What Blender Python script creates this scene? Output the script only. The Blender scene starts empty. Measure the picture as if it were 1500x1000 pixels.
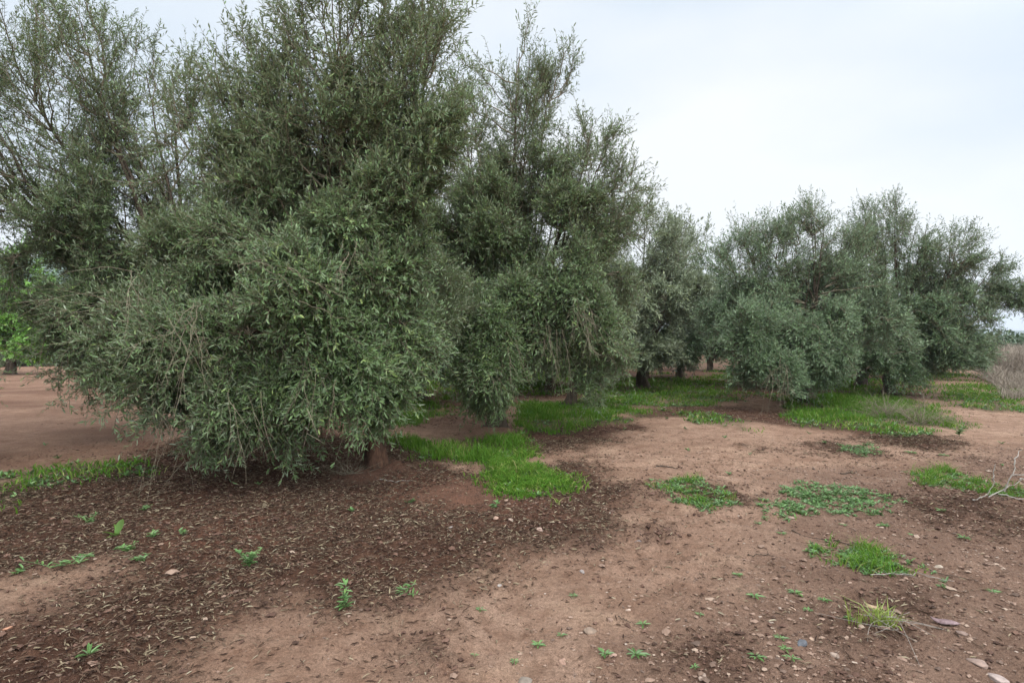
import bpy, math, random
import numpy as np
R = math.radians
scene = bpy.context.scene

# ------------------------------------------------------------------ camera, sky, sun, exposure
CAM_H = 1.6
F = 833.3                                   # focal length in pixels of the 1500 px wide photograph (20 mm)
cam_d = bpy.data.cameras.new("camera"); cam = bpy.data.objects.new("camera", cam_d)
scene.collection.objects.link(cam); scene.camera = cam
cam.location = (0, 0, CAM_H); cam.rotation_euler = (R(90), 0, 0)
cam_d.lens = 20; cam_d.sensor_width = 36; cam_d.clip_start = 0.05; cam_d.clip_end = 6000

SUN_EL, SUN_AZ = 62, 155                    # overcast: a wide, weak sun
world = bpy.data.worlds.new("World"); scene.world = world; world.use_nodes = True
nt = world.node_tree; nt.nodes.clear()
def wn(t): return nt.nodes.new(t)
out = wn('ShaderNodeOutputWorld'); bg = wn('ShaderNodeBackground'); sky = wn('ShaderNodeTexSky')
sky.sky_type = 'NISHITA'; sky.sun_disc = False
sky.sun_elevation = R(SUN_EL); sky.sun_rotation = R(SUN_AZ)
tc = wn('ShaderNodeTexCoord'); mp = wn('ShaderNodeMapping'); mp.inputs['Scale'].default_value = (1, 1, 2.6)
nz = wn('ShaderNodeTexNoise'); nz.inputs['Scale'].default_value = 1.1; nz.inputs['Detail'].default_value = 5
nz.inputs['Roughness'].default_value = 0.45
cr = wn('ShaderNodeValToRGB')
cr.color_ramp.elements[0].position = 0.40; cr.color_ramp.elements[0].color = (4.3, 4.75, 5.2, 1)
cr.color_ramp.elements[1].position = 0.57; cr.color_ramp.elements[1].color = (5.5, 5.58, 5.6, 1)
mx = wn('ShaderNodeMix'); mx.data_type = 'RGBA'; mx.inputs[0].default_value = 0.93
nt.links.new(tc.outputs['Generated'], mp.inputs['Vector']); nt.links.new(mp.outputs[0], nz.inputs['Vector'])
nt.links.new(nz.outputs['Fac'], cr.inputs[0])
nt.links.new(sky.outputs[0], mx.inputs[6]); nt.links.new(cr.outputs[0], mx.inputs[7])
# cloud glow added towards the veiled sun, behind the camera, to light tree fronts
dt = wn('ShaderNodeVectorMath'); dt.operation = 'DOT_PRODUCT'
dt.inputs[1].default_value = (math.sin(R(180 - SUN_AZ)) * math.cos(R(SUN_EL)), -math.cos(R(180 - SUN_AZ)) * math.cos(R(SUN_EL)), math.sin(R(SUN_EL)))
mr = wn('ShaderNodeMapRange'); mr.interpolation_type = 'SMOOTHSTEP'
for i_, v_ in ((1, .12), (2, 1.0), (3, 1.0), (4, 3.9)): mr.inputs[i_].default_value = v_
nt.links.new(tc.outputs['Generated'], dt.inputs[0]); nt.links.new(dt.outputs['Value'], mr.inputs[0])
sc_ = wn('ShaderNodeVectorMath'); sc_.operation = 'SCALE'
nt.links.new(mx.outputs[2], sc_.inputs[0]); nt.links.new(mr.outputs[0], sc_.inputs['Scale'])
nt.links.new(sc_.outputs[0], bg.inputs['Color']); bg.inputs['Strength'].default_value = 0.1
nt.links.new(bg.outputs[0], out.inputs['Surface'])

sun_d = bpy.data.lights.new("sun", 'SUN'); sun_d.energy = 0.8; sun_d.angle = R(25); sun_d.color = (1, 0.96, 0.9)
sun = bpy.data.objects.new("sun", sun_d); scene.collection.objects.link(sun)
sun.rotation_euler = (R(90 - SUN_EL), 0, R(180 - SUN_AZ))
scene.view_settings.view_transform = 'Standard'; scene.view_settings.look = 'None'
scene.view_settings.exposure = 0.92; scene.view_settings.gamma = 1
scene.cycles.max_bounces = 6; scene.cycles.diffuse_bounces = 3; scene.cycles.glossy_bounces = 2
scene.cycles.transmission_bounces = 3; scene.cycles.volume_bounces = 0

# ------------------------------------------------------------------ helpers
C = scene.collection
def link(name, data, parent=None, loc=(0, 0, 0)):
    o = bpy.data.objects.new(name, data); C.objects.link(o); o.location = loc
    if parent: o.parent = parent
    return o
def tag(o, label=None, cat=None, group=None, kind=None):
    if label: o['label'] = label
    if cat: o['category'] = cat
    if group: o['group'] = group
    if kind: o['kind'] = kind
    return o
def G(px, py):                              # a ground point seen at a pixel of the photograph, in metres
    D = CAM_H * F / (py - 500.0)
    return np.array([(px - 750.0) / F * D, D])
def mesh(name, V, faces_n, idx, mat, smooth=False, attrs=None):
    """faces_n: verts per face (int or array), idx: flat loop index array"""
    me = bpy.data.meshes.new(name)
    V = np.ascontiguousarray(V, dtype=np.float32); idx = np.ascontiguousarray(idx, dtype=np.int32).ravel()
    me.vertices.add(len(V)); me.vertices.foreach_set('co', V.ravel())
    if np.isscalar(faces_n): tot = np.full(len(idx) // faces_n, faces_n, dtype=np.int32)
    else: tot = np.asarray(faces_n, dtype=np.int32)
    st = np.concatenate([[0], np.cumsum(tot)[:-1]]).astype(np.int32)
    me.loops.add(len(idx)); me.loops.foreach_set('vertex_index', idx)
    me.polygons.add(len(tot)); me.polygons.foreach_set('loop_start', st); me.polygons.foreach_set('loop_total', tot)
    me.update(calc_edges=True)
    me.polygons.foreach_set('use_smooth', np.full(len(tot), smooth))
    for k, a in (attrs or {}).items():
        at = me.attributes.new(k, 'FLOAT', 'POINT'); at.data.foreach_set('value', np.ascontiguousarray(a, dtype=np.float32))
    me.materials.append(mat); me.validate() if False else None
    return me
def nrm(v): return v / np.maximum(np.linalg.norm(v, axis=-1, keepdims=True), 1e-9)

def hash2(ix, iy, s=0):
    h = (ix.astype(np.int64) * 374761393 + iy.astype(np.int64) * 668265263 + s * 1442695041) & 0xffffffff
    h = ((h ^ (h >> 13)) * 1274126177) & 0xffffffff
    h = (h ^ (h >> 16)) & 0xffffffff
    return h / 4294967295.0
def vnoise(x, y, s=0):
    x0 = np.floor(x); y0 = np.floor(y); fx = x - x0; fy = y - y0
    fx = fx * fx * (3 - 2 * fx); fy = fy * fy * (3 - 2 * fy)
    a = hash2(x0, y0, s); b = hash2(x0 + 1, y0, s); c = hash2(x0, y0 + 1, s); d = hash2(x0 + 1, y0 + 1, s)
    return (a + (b - a) * fx) * (1 - fy) + (c + (d - c) * fx) * fy
def fbm(x, y, s=0, o=4):
    t = 0; amp = 1; n = 0
    for k in range(o):
        t = t + amp * vnoise(x * 2 ** k + 17.3 * k, y * 2 ** k - 9.1 * k, s + k); n += amp; amp *= .5
    return t / n
def sdf(poly, X, Y):                        # signed distance to a polygon, positive inside
    d = np.full(X.shape, 1e9); ins = np.zeros(X.shape, bool); n = len(poly)
    for i in range(n):
        ax, ay = poly[i]; bx, by = poly[(i + 1) % n]
        ex, ey = bx - ax, by - ay; wx, wy = X - ax, Y - ay
        t = np.clip((wx * ex + wy * ey) / (ex * ex + ey * ey + 1e-12), 0, 1)
        d = np.minimum(d, (wx - ex * t) ** 2 + (wy - ey * t) ** 2)
        c = ((ay <= Y) & (by > Y)) | ((by <= Y) & (ay > Y))
        with np.errstate(divide='ignore', invalid='ignore'):
            xx = ax + (Y - ay) / (by - ay + 1e-12) * ex
        ins ^= c & (X < xx)
    return np.where(ins, 1, -1) * np.sqrt(d)
def ss(e0, e1, v):
    t = np.clip((v - e0) / (e1 - e0), 0, 1); return t * t * (3 - 2 * t)

# ------------------------------------------------------------------ where things lie on the ground
def W(*pts): return [tuple(G(*p)) for p in pts]
LITTER = [W((-300, 760), (-200, 722), (0, 716), (150, 690), (230, 660), (300, 640), (480, 628), (570, 640), (700, 690), (860, 668), (930, 715), (905, 765),
            (860, 795), (740, 822), (660, 862), (560, 880), (500, 905), (420, 885), (330, 925), (260, 1000), (200, 1100), (-400, 1100)),
          W((700, 640), (860, 615), (960, 625), (880, 650), (800, 665)),
          W((930, 610), (1010, 610), (1180, 628), (1290, 650), (1400, 665), (1380, 640), (1200, 606), (1060, 596), (940, 596))]
BARE = [W((490, 690), (535, 672), (585, 684), (560, 702), (520, 706)), W((-100, 850), (60, 835), (165, 812), (190, 838), (120, 868), (60, 905), (-100, 935)),
        W((610, 712), (700, 700), (770, 722), (700, 742), (630, 738))]
MULCH = [W((1280, 735), (1350, 712), (1520, 718), (1560, 800), (1440, 790), (1330, 765)),
         W((890, 706), (980, 704), (1110, 728), (1090, 748), (960, 722)),
         W((1240, 880), (1330, 872), (1350, 920), (1250, 935)),
         W((985, 945), (1080, 930), (1120, 990), (1000, 1010)), W((600, 935), (650, 925), (660, 965), (615, 975)),
         W((1120, 660), (1230, 640), (1330, 665), (1290, 672), (1180, 668))]
CLODS = [W((600, 925), (650, 920), (665, 985), (610, 985)), W((550, 870), (600, 880), (590, 900), (540, 895)),
         W((835, 795), (880, 785), (885, 810), (850, 812)), W((1000, 930), (1075, 925), (1100, 980), (1010, 1000)),
         W((1200, 985), (1300, 975), (1320, 1020), (1200, 1030)), W((935, 770), (985, 765), (990, 790), (940, 795))]
RED = [W((-200, 535), (120, 535), (220, 640), (190, 680), (-200, 700)), W((480, 690), (535, 670), (590, 684), (560, 704), (520, 708)), W((560, 700), (640, 690), (780, 712), (820, 760), (700, 775), (560, 745)), W((200, 760), (420, 730), (430, 800), (250, 830))]
TALL = [W((560, 652), (575, 640), (640, 648), (760, 640), (790, 652), (765, 668), (745, 690), (690, 684), (600, 668)),
        W((560, 588), (650, 585), (640, 606), (600, 620), (565, 640)),
        W((735, 596), (830, 590), (940, 592), (965, 602), (890, 616), (820, 632), (765, 630)),
        W((1160, 575), (1290, 572), (1340, 590), (1400, 622), (1300, 628), (1160, 612))]
SHORT = [W((680, 668), (760, 664), (835, 715), (805, 730), (740, 718)),
         W((-200, 700), (0, 692), (205, 672), (215, 694), (110, 708), (50, 720), (0, 748), (-200, 790)),
         W((850, 555), (1070, 556), (1070, 596), (960, 598), (850, 590)),
         W((1000, 606), (1040, 604), (1110, 622), (1090, 630), (1020, 616)),
         W((1370, 562), (1520, 565), (1520, 604), (1440, 600), (1375, 588)),
         W((1150, 610), (1310, 628), (1400, 628), (1330, 642), (1190, 628))]
CLUMPS = {'a': W((955, 706), (1030, 704), (1075, 738), (1040, 750), (970, 722)),
          'b': W((1150, 716), (1210, 710), (1300, 735), (1270, 750), (1160, 748)),
          'c': W((1190, 802), (1260, 798), (1350, 838), (1290, 842), (1200, 825)),
          'd': W((1345, 694), (1400, 688), (1450, 706), (1500, 722), (1440, 718), (1350, 708)),
          'e': W((1240, 653), (1275, 652), (1285, 664), (1255, 667)),
          'f': W((1110, 738), (1155, 742), (1150, 758), (1115, 756))}
GRAVEL = [W((1150, 700), (1600, 640), (1800, 1200), (900, 1200), (900, 950), (1100, 850))]
def wob(X, Y): return (fbm(X * 1.7, Y * 1.7, 5) - .5) * 0.9 + (fbm(X * 7, Y * 7, 9) - .5) * .35
def area(polys, X, Y, soft=.15, w=1.0):
    m = np.zeros(X.shape); b = wob(X, Y) * w
    for p in polys: m = np.maximum(m, ss(-soft, soft, sdf(p, X, Y) + b * np.clip(Y / 9, .35, 1.6)))
    return m
def m_litter(X, Y):
    m = area(LITTER, X, Y, .42) ** 1.3; m = m * (.6 + .4 * ss(.3, .5, fbm(X * 3.1, Y * 3.1, 57) + .25 * m))
    far = ss(9, 12, Y) * ss(-0.62, -0.5, X / np.maximum(Y, 1)) * (1 - ss(-.1, .05, X / np.maximum(Y, 1))) * (1 - area(TALL, X, Y))
    m = np.maximum(m, far * .8)
    m = np.maximum(m, .85 * ss(15, 17, Y + .25 * X * 0) * ss(-.6, -.5, X / np.maximum(Y, 1)) * (1 - ss(.70, .78, X / np.maximum(Y, 1))))
    return m * (1 - .93 * area(BARE, X, Y, .3, .9)) 
def m_mulch(X, Y): return area(MULCH, X, Y, .3, 1.3) * (.4 + .6 * ss(.35, .55, fbm(X * 4, Y * 4, 58)))
def m_tall(X, Y): return area(TALL, X, Y, .42, 1.2) ** 1.5
def m_short(X, Y):
    m = area(SHORT, X, Y, .2, .8)
    far = ss(15.5, 19, Y) * ss(.42, .6, fbm(X * .25, Y * .25, 31)) * ss(-.6, -.4, X / np.maximum(Y, 1))
    return np.maximum(m, far)
TREE_BASES = [(-1.72, 7.0), (-5.0, 9.5), (-.28, 10.5), (1.48, 14), (4.33, 19), (7.5, 14.5), (11, 16.5)]
def gz(X, Y, fine=True):                    # height of the ground
    X = np.asarray(X, float); Y = np.asarray(Y, float)
    r = np.hypot(X, Y)
    z = (fbm(X * .35, Y * .35, 3, 2) - .5) * .10 * ss(3, 9, r) + (fbm(X * 1.3, Y * 1.3, 4, 2) - .5) * .05
    for bx, by in TREE_BASES:
        z = z + .10 * np.exp(-((X - bx) ** 2 + (Y - by) ** 2) / .35)
    return z

# ------------------------------------------------------------------ materials
def mat(name):
    m = bpy.data.materials.new(name); m.use_nodes = True
    return m, m.node_tree, m.node_tree.nodes['Principled BSDF']
class N:                                    # small node shorthand
    def __init__(s, t): s.t = t
    def n(s, ty, **k):
        x = s.t.nodes.new(ty)
        for a, b in k.items(): setattr(x, a, b)
        return x
    def l(s, a, b): s.t.links.new(a, b)
    def mix(s, f, a, b, mode='MIX'):
        x = s.n('ShaderNodeMix', data_type='RGBA', blend_type=mode)
        for i, v in ((0, f), (6, a), (7, b)):
            if hasattr(v, 'is_linked') or hasattr(v, 'links'): s.l(v, x.inputs[i])
            elif i == 0: x.inputs[0].default_value = v
            else: x.inputs[i].default_value = (*v, 1)
        return x.outputs[2]
    def noise(s, scale, detail=3, rough=.5, vec=None):
        x = s.n('ShaderNodeTexNoise'); x.inputs['Scale'].default_value = scale
        x.inputs['Detail'].default_value = detail; x.inputs['Roughness'].default_value = rough
        if vec is None: vec = s.n('ShaderNodeTexCoord').outputs['Object']
        s.l(vec, x.inputs['Vector']); return x.outputs['Fac']
    def ramp(s, f, *st):
        x = s.n('ShaderNodeValToRGB'); e = x.color_ramp.elements
        while len(e) < len(st): e.new(.5)
        for i, (p, c) in enumerate(st):
            e[i].position = p; e[i].color = (*c, 1) if len(c) == 3 else c
        s.l(f, x.inputs[0]); return x.outputs[0]
    def gray(s, f, a, b): return s.ramp(f, (a, (0, 0, 0)), (b, (1, 1, 1)))
    def attr(s, n): return s.n('ShaderNodeAttribute', attribute_name=n).outputs['Fac']

def leaf_mat(name, top, back, young, trans=.16, rough=.38, spec=.5):
    m, t, b = mat(name); k = N(t)
    r = k.attr('rnd')
    dark = tuple(c * .5 for c in top)
    c1 = k.ramp(r, (0.0, dark), (.45, top), (.86, tuple(c * 1.55 for c in top)), (.97, young)) if name != 'grass_blade' else k.ramp(r, (0.0, (.035, .085, .008)), (.3, (.062, .15, .012)), (.62, (.10, .19, .02)), (.82, (.19, .25, .05)), (.95, (.30, .27, .12)))
    geo = k.n('ShaderNodeNewGeometry')
    c2 = k.mix(geo.outputs['Backfacing'], c1, back)
    k.l(c2, b.inputs['Base Color']); b.inputs['Roughness'].default_value = rough
    b.inputs['Specular IOR Level'].default_value = spec
    if trans:
        tr = k.n('ShaderNodeBsdfTranslucent'); k.l(k.mix(.5, c1, young), tr.inputs['Color'])
        ms = k.n('ShaderNodeMixShader'); ms.inputs[0].default_value = trans
        k.l(b.outputs[0], ms.inputs[1]); k.l(tr.outputs[0], ms.inputs[2])
        k.l(ms.outputs[0], t.nodes['Material Output'].inputs['Surface'])
    return m
M = {}
M['olive'] = leaf_mat('olive_leaf', (.090, .143, .052), (.205, .245, .15), (.21, .27, .085))
M['olive_far'] = leaf_mat('olive_leaf_bluish', (.092, .142, .064), (.22, .27, .18), (.18, .26, .12))
M['olive_dry'] = leaf_mat('olive_leaf_tan', (.135, .165, .092), (.29, .32, .23), (.29, .32, .15))
M['olive_mid'] = leaf_mat('olive_leaf_deep', (.078, .128, .055), (.21, .255, .17), (.20, .26, .10))
M['spring'] = leaf_mat('spring_leaf', (.12, .26, .04), (.18, .30, .09), (.28, .42, .06))
M['scrub'] = leaf_mat('scrub_leaf', (.05, .085, .038), (.07, .11, .055), (.10, .15, .08), .1)
M['grass'] = leaf_mat('grass_blade', (.062, .155, .012), (.065, .16, .015), (.16, .27, .04), .3, .7, .15)
M['weed'] = leaf_mat('weed_leaf', (.085, .165, .048), (.12, .19, .08), (.18, .26, .08), .2)
M['yellow'] = leaf_mat('yellow_grass', (.22, .29, .045), (.22, .28, .06), (.32, .34, .10), .3)
def bark_mat(name, a, b_, c, scale=9, bump=1):
    m, t, b = mat(name); k = N(t)
    tcv = k.n('ShaderNodeTexCoord').outputs['Object']
    mpn = k.n('ShaderNodeMapping'); mpn.inputs['Scale'].default_value = (1, 1, .28); k.l(tcv, mpn.inputs['Vector'])
    f = k.noise(scale, 6, .65, mpn.outputs[0]); g = k.noise(scale * 5, 3, .6, mpn.outputs[0])
    col = k.ramp(f, (.3, a), (.52, b_), (.72, c)); k.l(k.mix(.35, col, k.ramp(g, (.3, a), (.7, c))), b.inputs['Base Color'])
    b.inputs['Roughness'].default_value = .95; b.inputs['Specular IOR Level'].default_value = .15
    bp = k.n('ShaderNodeBump'); bp.inputs['Strength'].default_value = bump; bp.inputs['Distance'].default_value = .05
    k.l(f, bp.inputs['Height']); k.l(bp.outputs[0], b.inputs['Normal'])
    return m
M['bark'] = bark_mat('olive_bark', (.028, .022, .016), (.075, .058, .042), (.15, .115, .085))
M['bark_red'] = bark_mat('soil_stained_bark', (.022, .015, .011), (.065, .036, .024), (.16, .085, .052))
M['twig'] = bark_mat('twig_bark', (.11, .09, .06), (.18, .15, .105), (.27, .235, .17), 14, .1)
M['dead'] = bark_mat('dead_wood', (.16, .14, .115), (.27, .24, .205), (.40, .37, .33), 14, .1)
M['dark_twig'] = bark_mat('dark_twig', (.03, .02, .015), (.07, .05, .035), (.12, .09, .07), 14, .1)

def vcol_mat(name, *stops, rough=.9):       # colour per piece picked from a ramp
    m, t, b = mat(name); k = N(t)
    k.l(k.ramp(k.attr('rnd'), *stops), b.inputs['Base Color'])
    b.inputs['Roughness'].default_value = rough; b.inputs['Specular IOR Level'].default_value = .25
    return m
M['litter'] = vcol_mat('dry_leaf_litter', (0, (.022, .011, .007)), (.3, (.056, .030, .019)), (.55, (.098, .060, .038)), (.8, (.155, .108, .074)), (.94, (.27, .22, .14)), (1, (.32, .28, .20)))
M['clod'] = vcol_mat('soil_clod', (0, (.045, .024, .016)), (.6, (.09, .049, .034)), (1, (.15, .087, .062)))
M['pebble'] = vcol_mat('pebble', (0, (.085, .057, .043)), (.35, (.16, .104, .075)), (.65, (.235, .155, .113)), (.9, (.29, .215, .16)), (1, (.36, .30, .25)), rough=.8)
def stone_mat(name, col):
    col = tuple(c * .66 for c in col); m, t, b = mat(name); k = N(t)
    f = k.noise(28, 5, .65)
    k.l(k.ramp(f, (.3, tuple(c * .6 for c in col)), (.55, col), (.75, tuple(min(1, c * 1.3) for c in col))), b.inputs['Base Color'])
    b.inputs['Roughness'].default_value = .85
    bp = k.n('ShaderNodeBump'); bp.inputs['Strength'].default_value = .5; bp.inputs['Distance'].default_value = .006
    k.l(f, bp.inputs['Height']); k.l(bp.outputs[0], b.inputs['Normal'])
    return m

# ground
m, t, b = mat('red_earth'); k = N(t); M['ground'] = m
co = k.n('ShaderNodeTexCoord').outputs['Object']
n1 = k.noise(.55, 5, .55, co); n2 = k.noise(5, 5, .65, co); n3 = k.noise(38, 4, .7, co); n4 = k.noise(150, 3, .7, co); n5 = k.noise(1.7, 4, .6, co)
bare = k.ramp(n1, (.3, (.232, .141, .096)), (.5, (.302, .193, .136)), (.7, (.36, .240, .172)))
bare = k.mix(k.gray(n2, .40, .75), bare, (.175, .097, .063))
bare = k.mix(k.gray(n5, .52, .78), bare, (.385, .258, .178))
lit = k.ramp(n2, (.28, (.036, .017, .0105)), (.5, (.074, .037, .0235)), (.72, (.125, .066, .042)))
gra = k.ramp(n5, (.3, (.13, .078, .054)), (.55, (.20, .124, .088)), (.75, (.26, .168, .12)))
mul = k.ramp(n2, (.3, (.05, .027, .018)), (.65, (.12, .069, .047)))
redc = k.ramp(n2, (.3, (.085, .038, .024)), (.7, (.15, .072, .047)))
grs = k.ramp(n2, (.3, (.03, .042, .016)), (.6, (.06, .06, .028)), (.8, (.09, .065, .042)))
c = k.mix(k.attr('gravel'), bare, gra)
c = k.mix(k.attr('litter'), c, lit)
c = k.mix(k.attr('red'), c, redc)
c = k.mix(k.attr('mulch'), c, mul)
c = k.mix(k.attr('grassy'), c, grs)
spk = k.mix(1.0, k.gray(n3, .25, .8), k.gray(n4, .2, .85), 'MULTIPLY')
c = k.mix(.7, c, k.mix(1.0, c, k.ramp(n3, (.3, (.5, .46, .44)), (.5, (1, 1, 1)), (.72, (1.4, 1.38, 1.35))), 'MULTIPLY'))
c = k.mix(.75, c, k.mix(1.0, c, k.ramp(n4, (.34, (.5, .47, .45)), (.52, (1.05, 1.05, 1.05)), (.72, (1.5, 1.5, 1.45))), 'MULTIPLY'))
vor = k.n('ShaderNodeTexVoronoi'); vor.inputs['Scale'].default_value = 42; k.l(co, vor.inputs['Vector'])
k.l(c, b.inputs['Base Color']); b.inputs['Roughness'].default_value = .95; b.inputs['Specular IOR Level'].default_value = .12
hsum = k.n('ShaderNodeMath', operation='ADD'); k.l(n3, hsum.inputs[0]); k.l(n4, hsum.inputs[1])
bp = k.n('ShaderNodeBump'); bp.inputs['Strength'].default_value = 1; bp.inputs['Distance'].default_value = .02
k.l(hsum.outputs[0], bp.inputs['Height']); k.l(bp.outputs[0], b.inputs['Normal'])

# ------------------------------------------------------------------ ground sheet, one piece out to the horizon
def axis(lo, hi, step, far, g=1.13):
    a = list(np.arange(lo, hi, step)); s = step; v = a[-1]
    while v < far: s *= g; v += s; a.append(v)
    s = step; v = lo; L = []
    while v > -far: s *= g; v -= s; L.append(v)
    return np.array(L[::-1] + a)
ax = axis(-5.5, 7.5, .028, 3000); ay = axis(1.8, 8.5, .028, 3000)
GX, GY = np.meshgrid(ax, ay)
near = (1 - ss(8, 16, np.hypot(GX, GY)))
lit_ = m_litter(GX, GY); mul_ = m_mulch(GX, GY); tall_ = m_tall(GX, GY); shrt_ = m_short(GX, GY)
grav_ = area(GRAVEL, GX, GY, .5); red_ = area(RED, GX, GY, .3) * .8 * (.4 + .6 * ss(-.75, -.6, GX / np.maximum(GY, 1)))
lit_ = np.maximum(lit_, .55 * ss(.48, .62, fbm(GX * .9, GY * .9, 55)) * ss(8.5, 11, GY) * (1 - ss(-.66, -.55, GX / np.maximum(GY, 1))))
clod_ = area(CLODS, GX, GY, .08, .25)
Z = gz(GX, GY)
rough_ = .5 + .75 * np.maximum(lit_, mul_) + .35 * grav_
Z = Z + near * rough_ * ((fbm(GX * 9, GY * 9, 11, 3) - .5) * .045)
Z = Z + near * np.maximum(np.maximum(mul_ * .6, clod_), lit_ * .35) * np.maximum(0, fbm(GX * 14, GY * 14, 12, 2) - .45) * .14
Z = Z - near * .012 * ss(.5, .62, fbm(GX * 22, GY * 22, 15, 2)) * ss(.4, .6, fbm(GX * 1.2, GY * 1.2, 16))
Z = Z - near * .03 * (1 - lit_) * ss(.55, .75, fbm(GX * 2.3, GY * 2.3, 14, 3))
for cl in CLUMPS.values(): grav_ = np.maximum(grav_, 0)
V = np.stack([GX, GY, Z], -1).reshape(-1, 3)
ny, nx = GX.shape; i = np.arange(ny * nx).reshape(ny, nx)
idx = np.stack([i[:-1, :-1], i[:-1, 1:], i[1:, 1:], i[1:, :-1]], -1).reshape(-1)
gm = mesh('ground', V, 4, idx, M['ground'], True, dict(litter=lit_.ravel(), mulch=np.maximum(mul_, clod_ * .5).ravel(), gravel=grav_.ravel(), red=red_.ravel(),
          grassy=(np.clip(tall_ + shrt_ * .8, 0, 1) * (.45 + .55 * ss(.35, .6, fbm(GX * 2, GY * 2, 41)))).ravel()))
tag(link('ground', gm), kind='structure')
def hz(x, y): return float(gz(np.array([x]), np.array([y]))[0])

# far hills
def hill(name, D, x0, x1, hf, depth, col, ridge=None):
    n = 160; xs = np.linspace(x0, x1, n); rows = 14; P = []
    for j in range(rows):
        v = j / (rows - 1); prof = math.sin(v * math.pi) ** .8
        P.append(np.stack([xs, np.full(n, D + depth * (v - .2)) + 20 * fbm(xs * .01, xs * 0 + j, 3), hf(xs) * prof - 1], -1))
    P = np.concatenate(P); i = np.arange(rows * n).reshape(rows, n)
    idx = np.stack([i[:-1, :-1], i[:-1, 1:], i[1:, 1:], i[1:, :-1]], -1).reshape(-1)
    m, t, b = mat(name + '_scrub'); k = N(t); f = k.noise(.03, 6, .6)
    k.l(k.ramp(f, (.35, tuple(c * .7 for c in col)), (.65, tuple(c * 1.4 for c in col))), b.inputs['Base Color']); b.inputs['Roughness'].default_value = 1
    tag(link('hills', mesh(name, P, 4, idx, m, True)), kind='structure')
hill('hill_left', 520, -900, -150, lambda x: 100 * ss(-120, -520, x) * (.8 + .4 * fbm(x * .008, x * 0, 7)), 300, (.05, .08, .05))
hill('hill_right', 1500, 700, 2600, lambda x: 26 + 14 * fbm(x * .002, x * 0, 8), 500, (.05, .075, .05))

# ------------------------------------------------------------------ building blocks of plants
def tubes(P, Rr, S=4):
    """P (N,K,3) centre lines, Rr (N,K) radii -> verts, quad loops"""
    N_, K, _ = P.shape
    T = np.gradient(P, axis=1); T = nrm(T)
    ref = np.where(np.abs(T[:, :1, 2:3]) > .8, np.array([1., 0, 0]), np.array([0, 0, 1.]))
    ref = np.broadcast_to(ref, T.shape); U = nrm(np.cross(T, ref)); Wv = np.cross(T, U)
    a = np.arange(S) * 2 * math.pi / S
    V = P[:, :, None] + Rr[:, :, None, None] * (np.cos(a)[:, None] * U[:, :, None] + np.sin(a)[:, None] * Wv[:, :, None])
    i = np.arange(N_ * K * S).reshape(N_, K, S); j = np.roll(i, -1, 2)
    q = np.stack([i[:, :-1], j[:, :-1], j[:, 1:], i[:, 1:]], -1).reshape(-1)
    return V.reshape(-1, 3), q
def bez(a, c, d, K):                        # quadratic curves, arrays (N,3)
    t = np.linspace(0, 1, K)[None, :, None]
    return (1 - t) ** 2 * a[:, None] + 2 * t * (1 - t) * c[:, None] + t * t * d[:, None]
def leaves(B, D, Nn, L, Wd, simple=False, fold=.25, bend=0.0):
    """leaf blades at B along D with normal Nn"""
    n = len(B); D = nrm(D); S = nrm(np.cross(Nn, D)); Nn = np.cross(D, S)
    L = L[:, None]; Wd = Wd[:, None]
    tip = B + D * L - Nn * L * bend
    if simple:
        mid = B + D * L * .45
        V = np.stack([B, mid + S * Wd * .5 + Nn * Wd * fold, tip, mid - S * Wd * .5 + Nn * Wd * fold], 1)
        i = np.arange(n)[:, None] * 4
        return V.reshape(-1, 3), np.concatenate([i, i + 2, i + 1, i, i + 3, i + 2], 1).reshape(-1), 3, 4
    a = B + D * L * .28; c = B + D * L * .7 - Nn * L * bend * .4; up = Nn * Wd * fold
    V = np.stack([B, a + S * Wd * .45 + up, c + S * Wd * .42 + up, tip, c - S * Wd * .42 + up, a - S * Wd * .45 + up], 1)
    i = np.arange(n)[:, None] * 6
    return V.reshape(-1, 3), np.concatenate([i, i + 3, i + 2, i + 1, i, i + 5, i + 4, i + 3], 1).reshape(-1), 4, 6
def sphere_dirs(rng, n):
    return nrm(rng.normal(size=(n, 3)))

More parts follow.
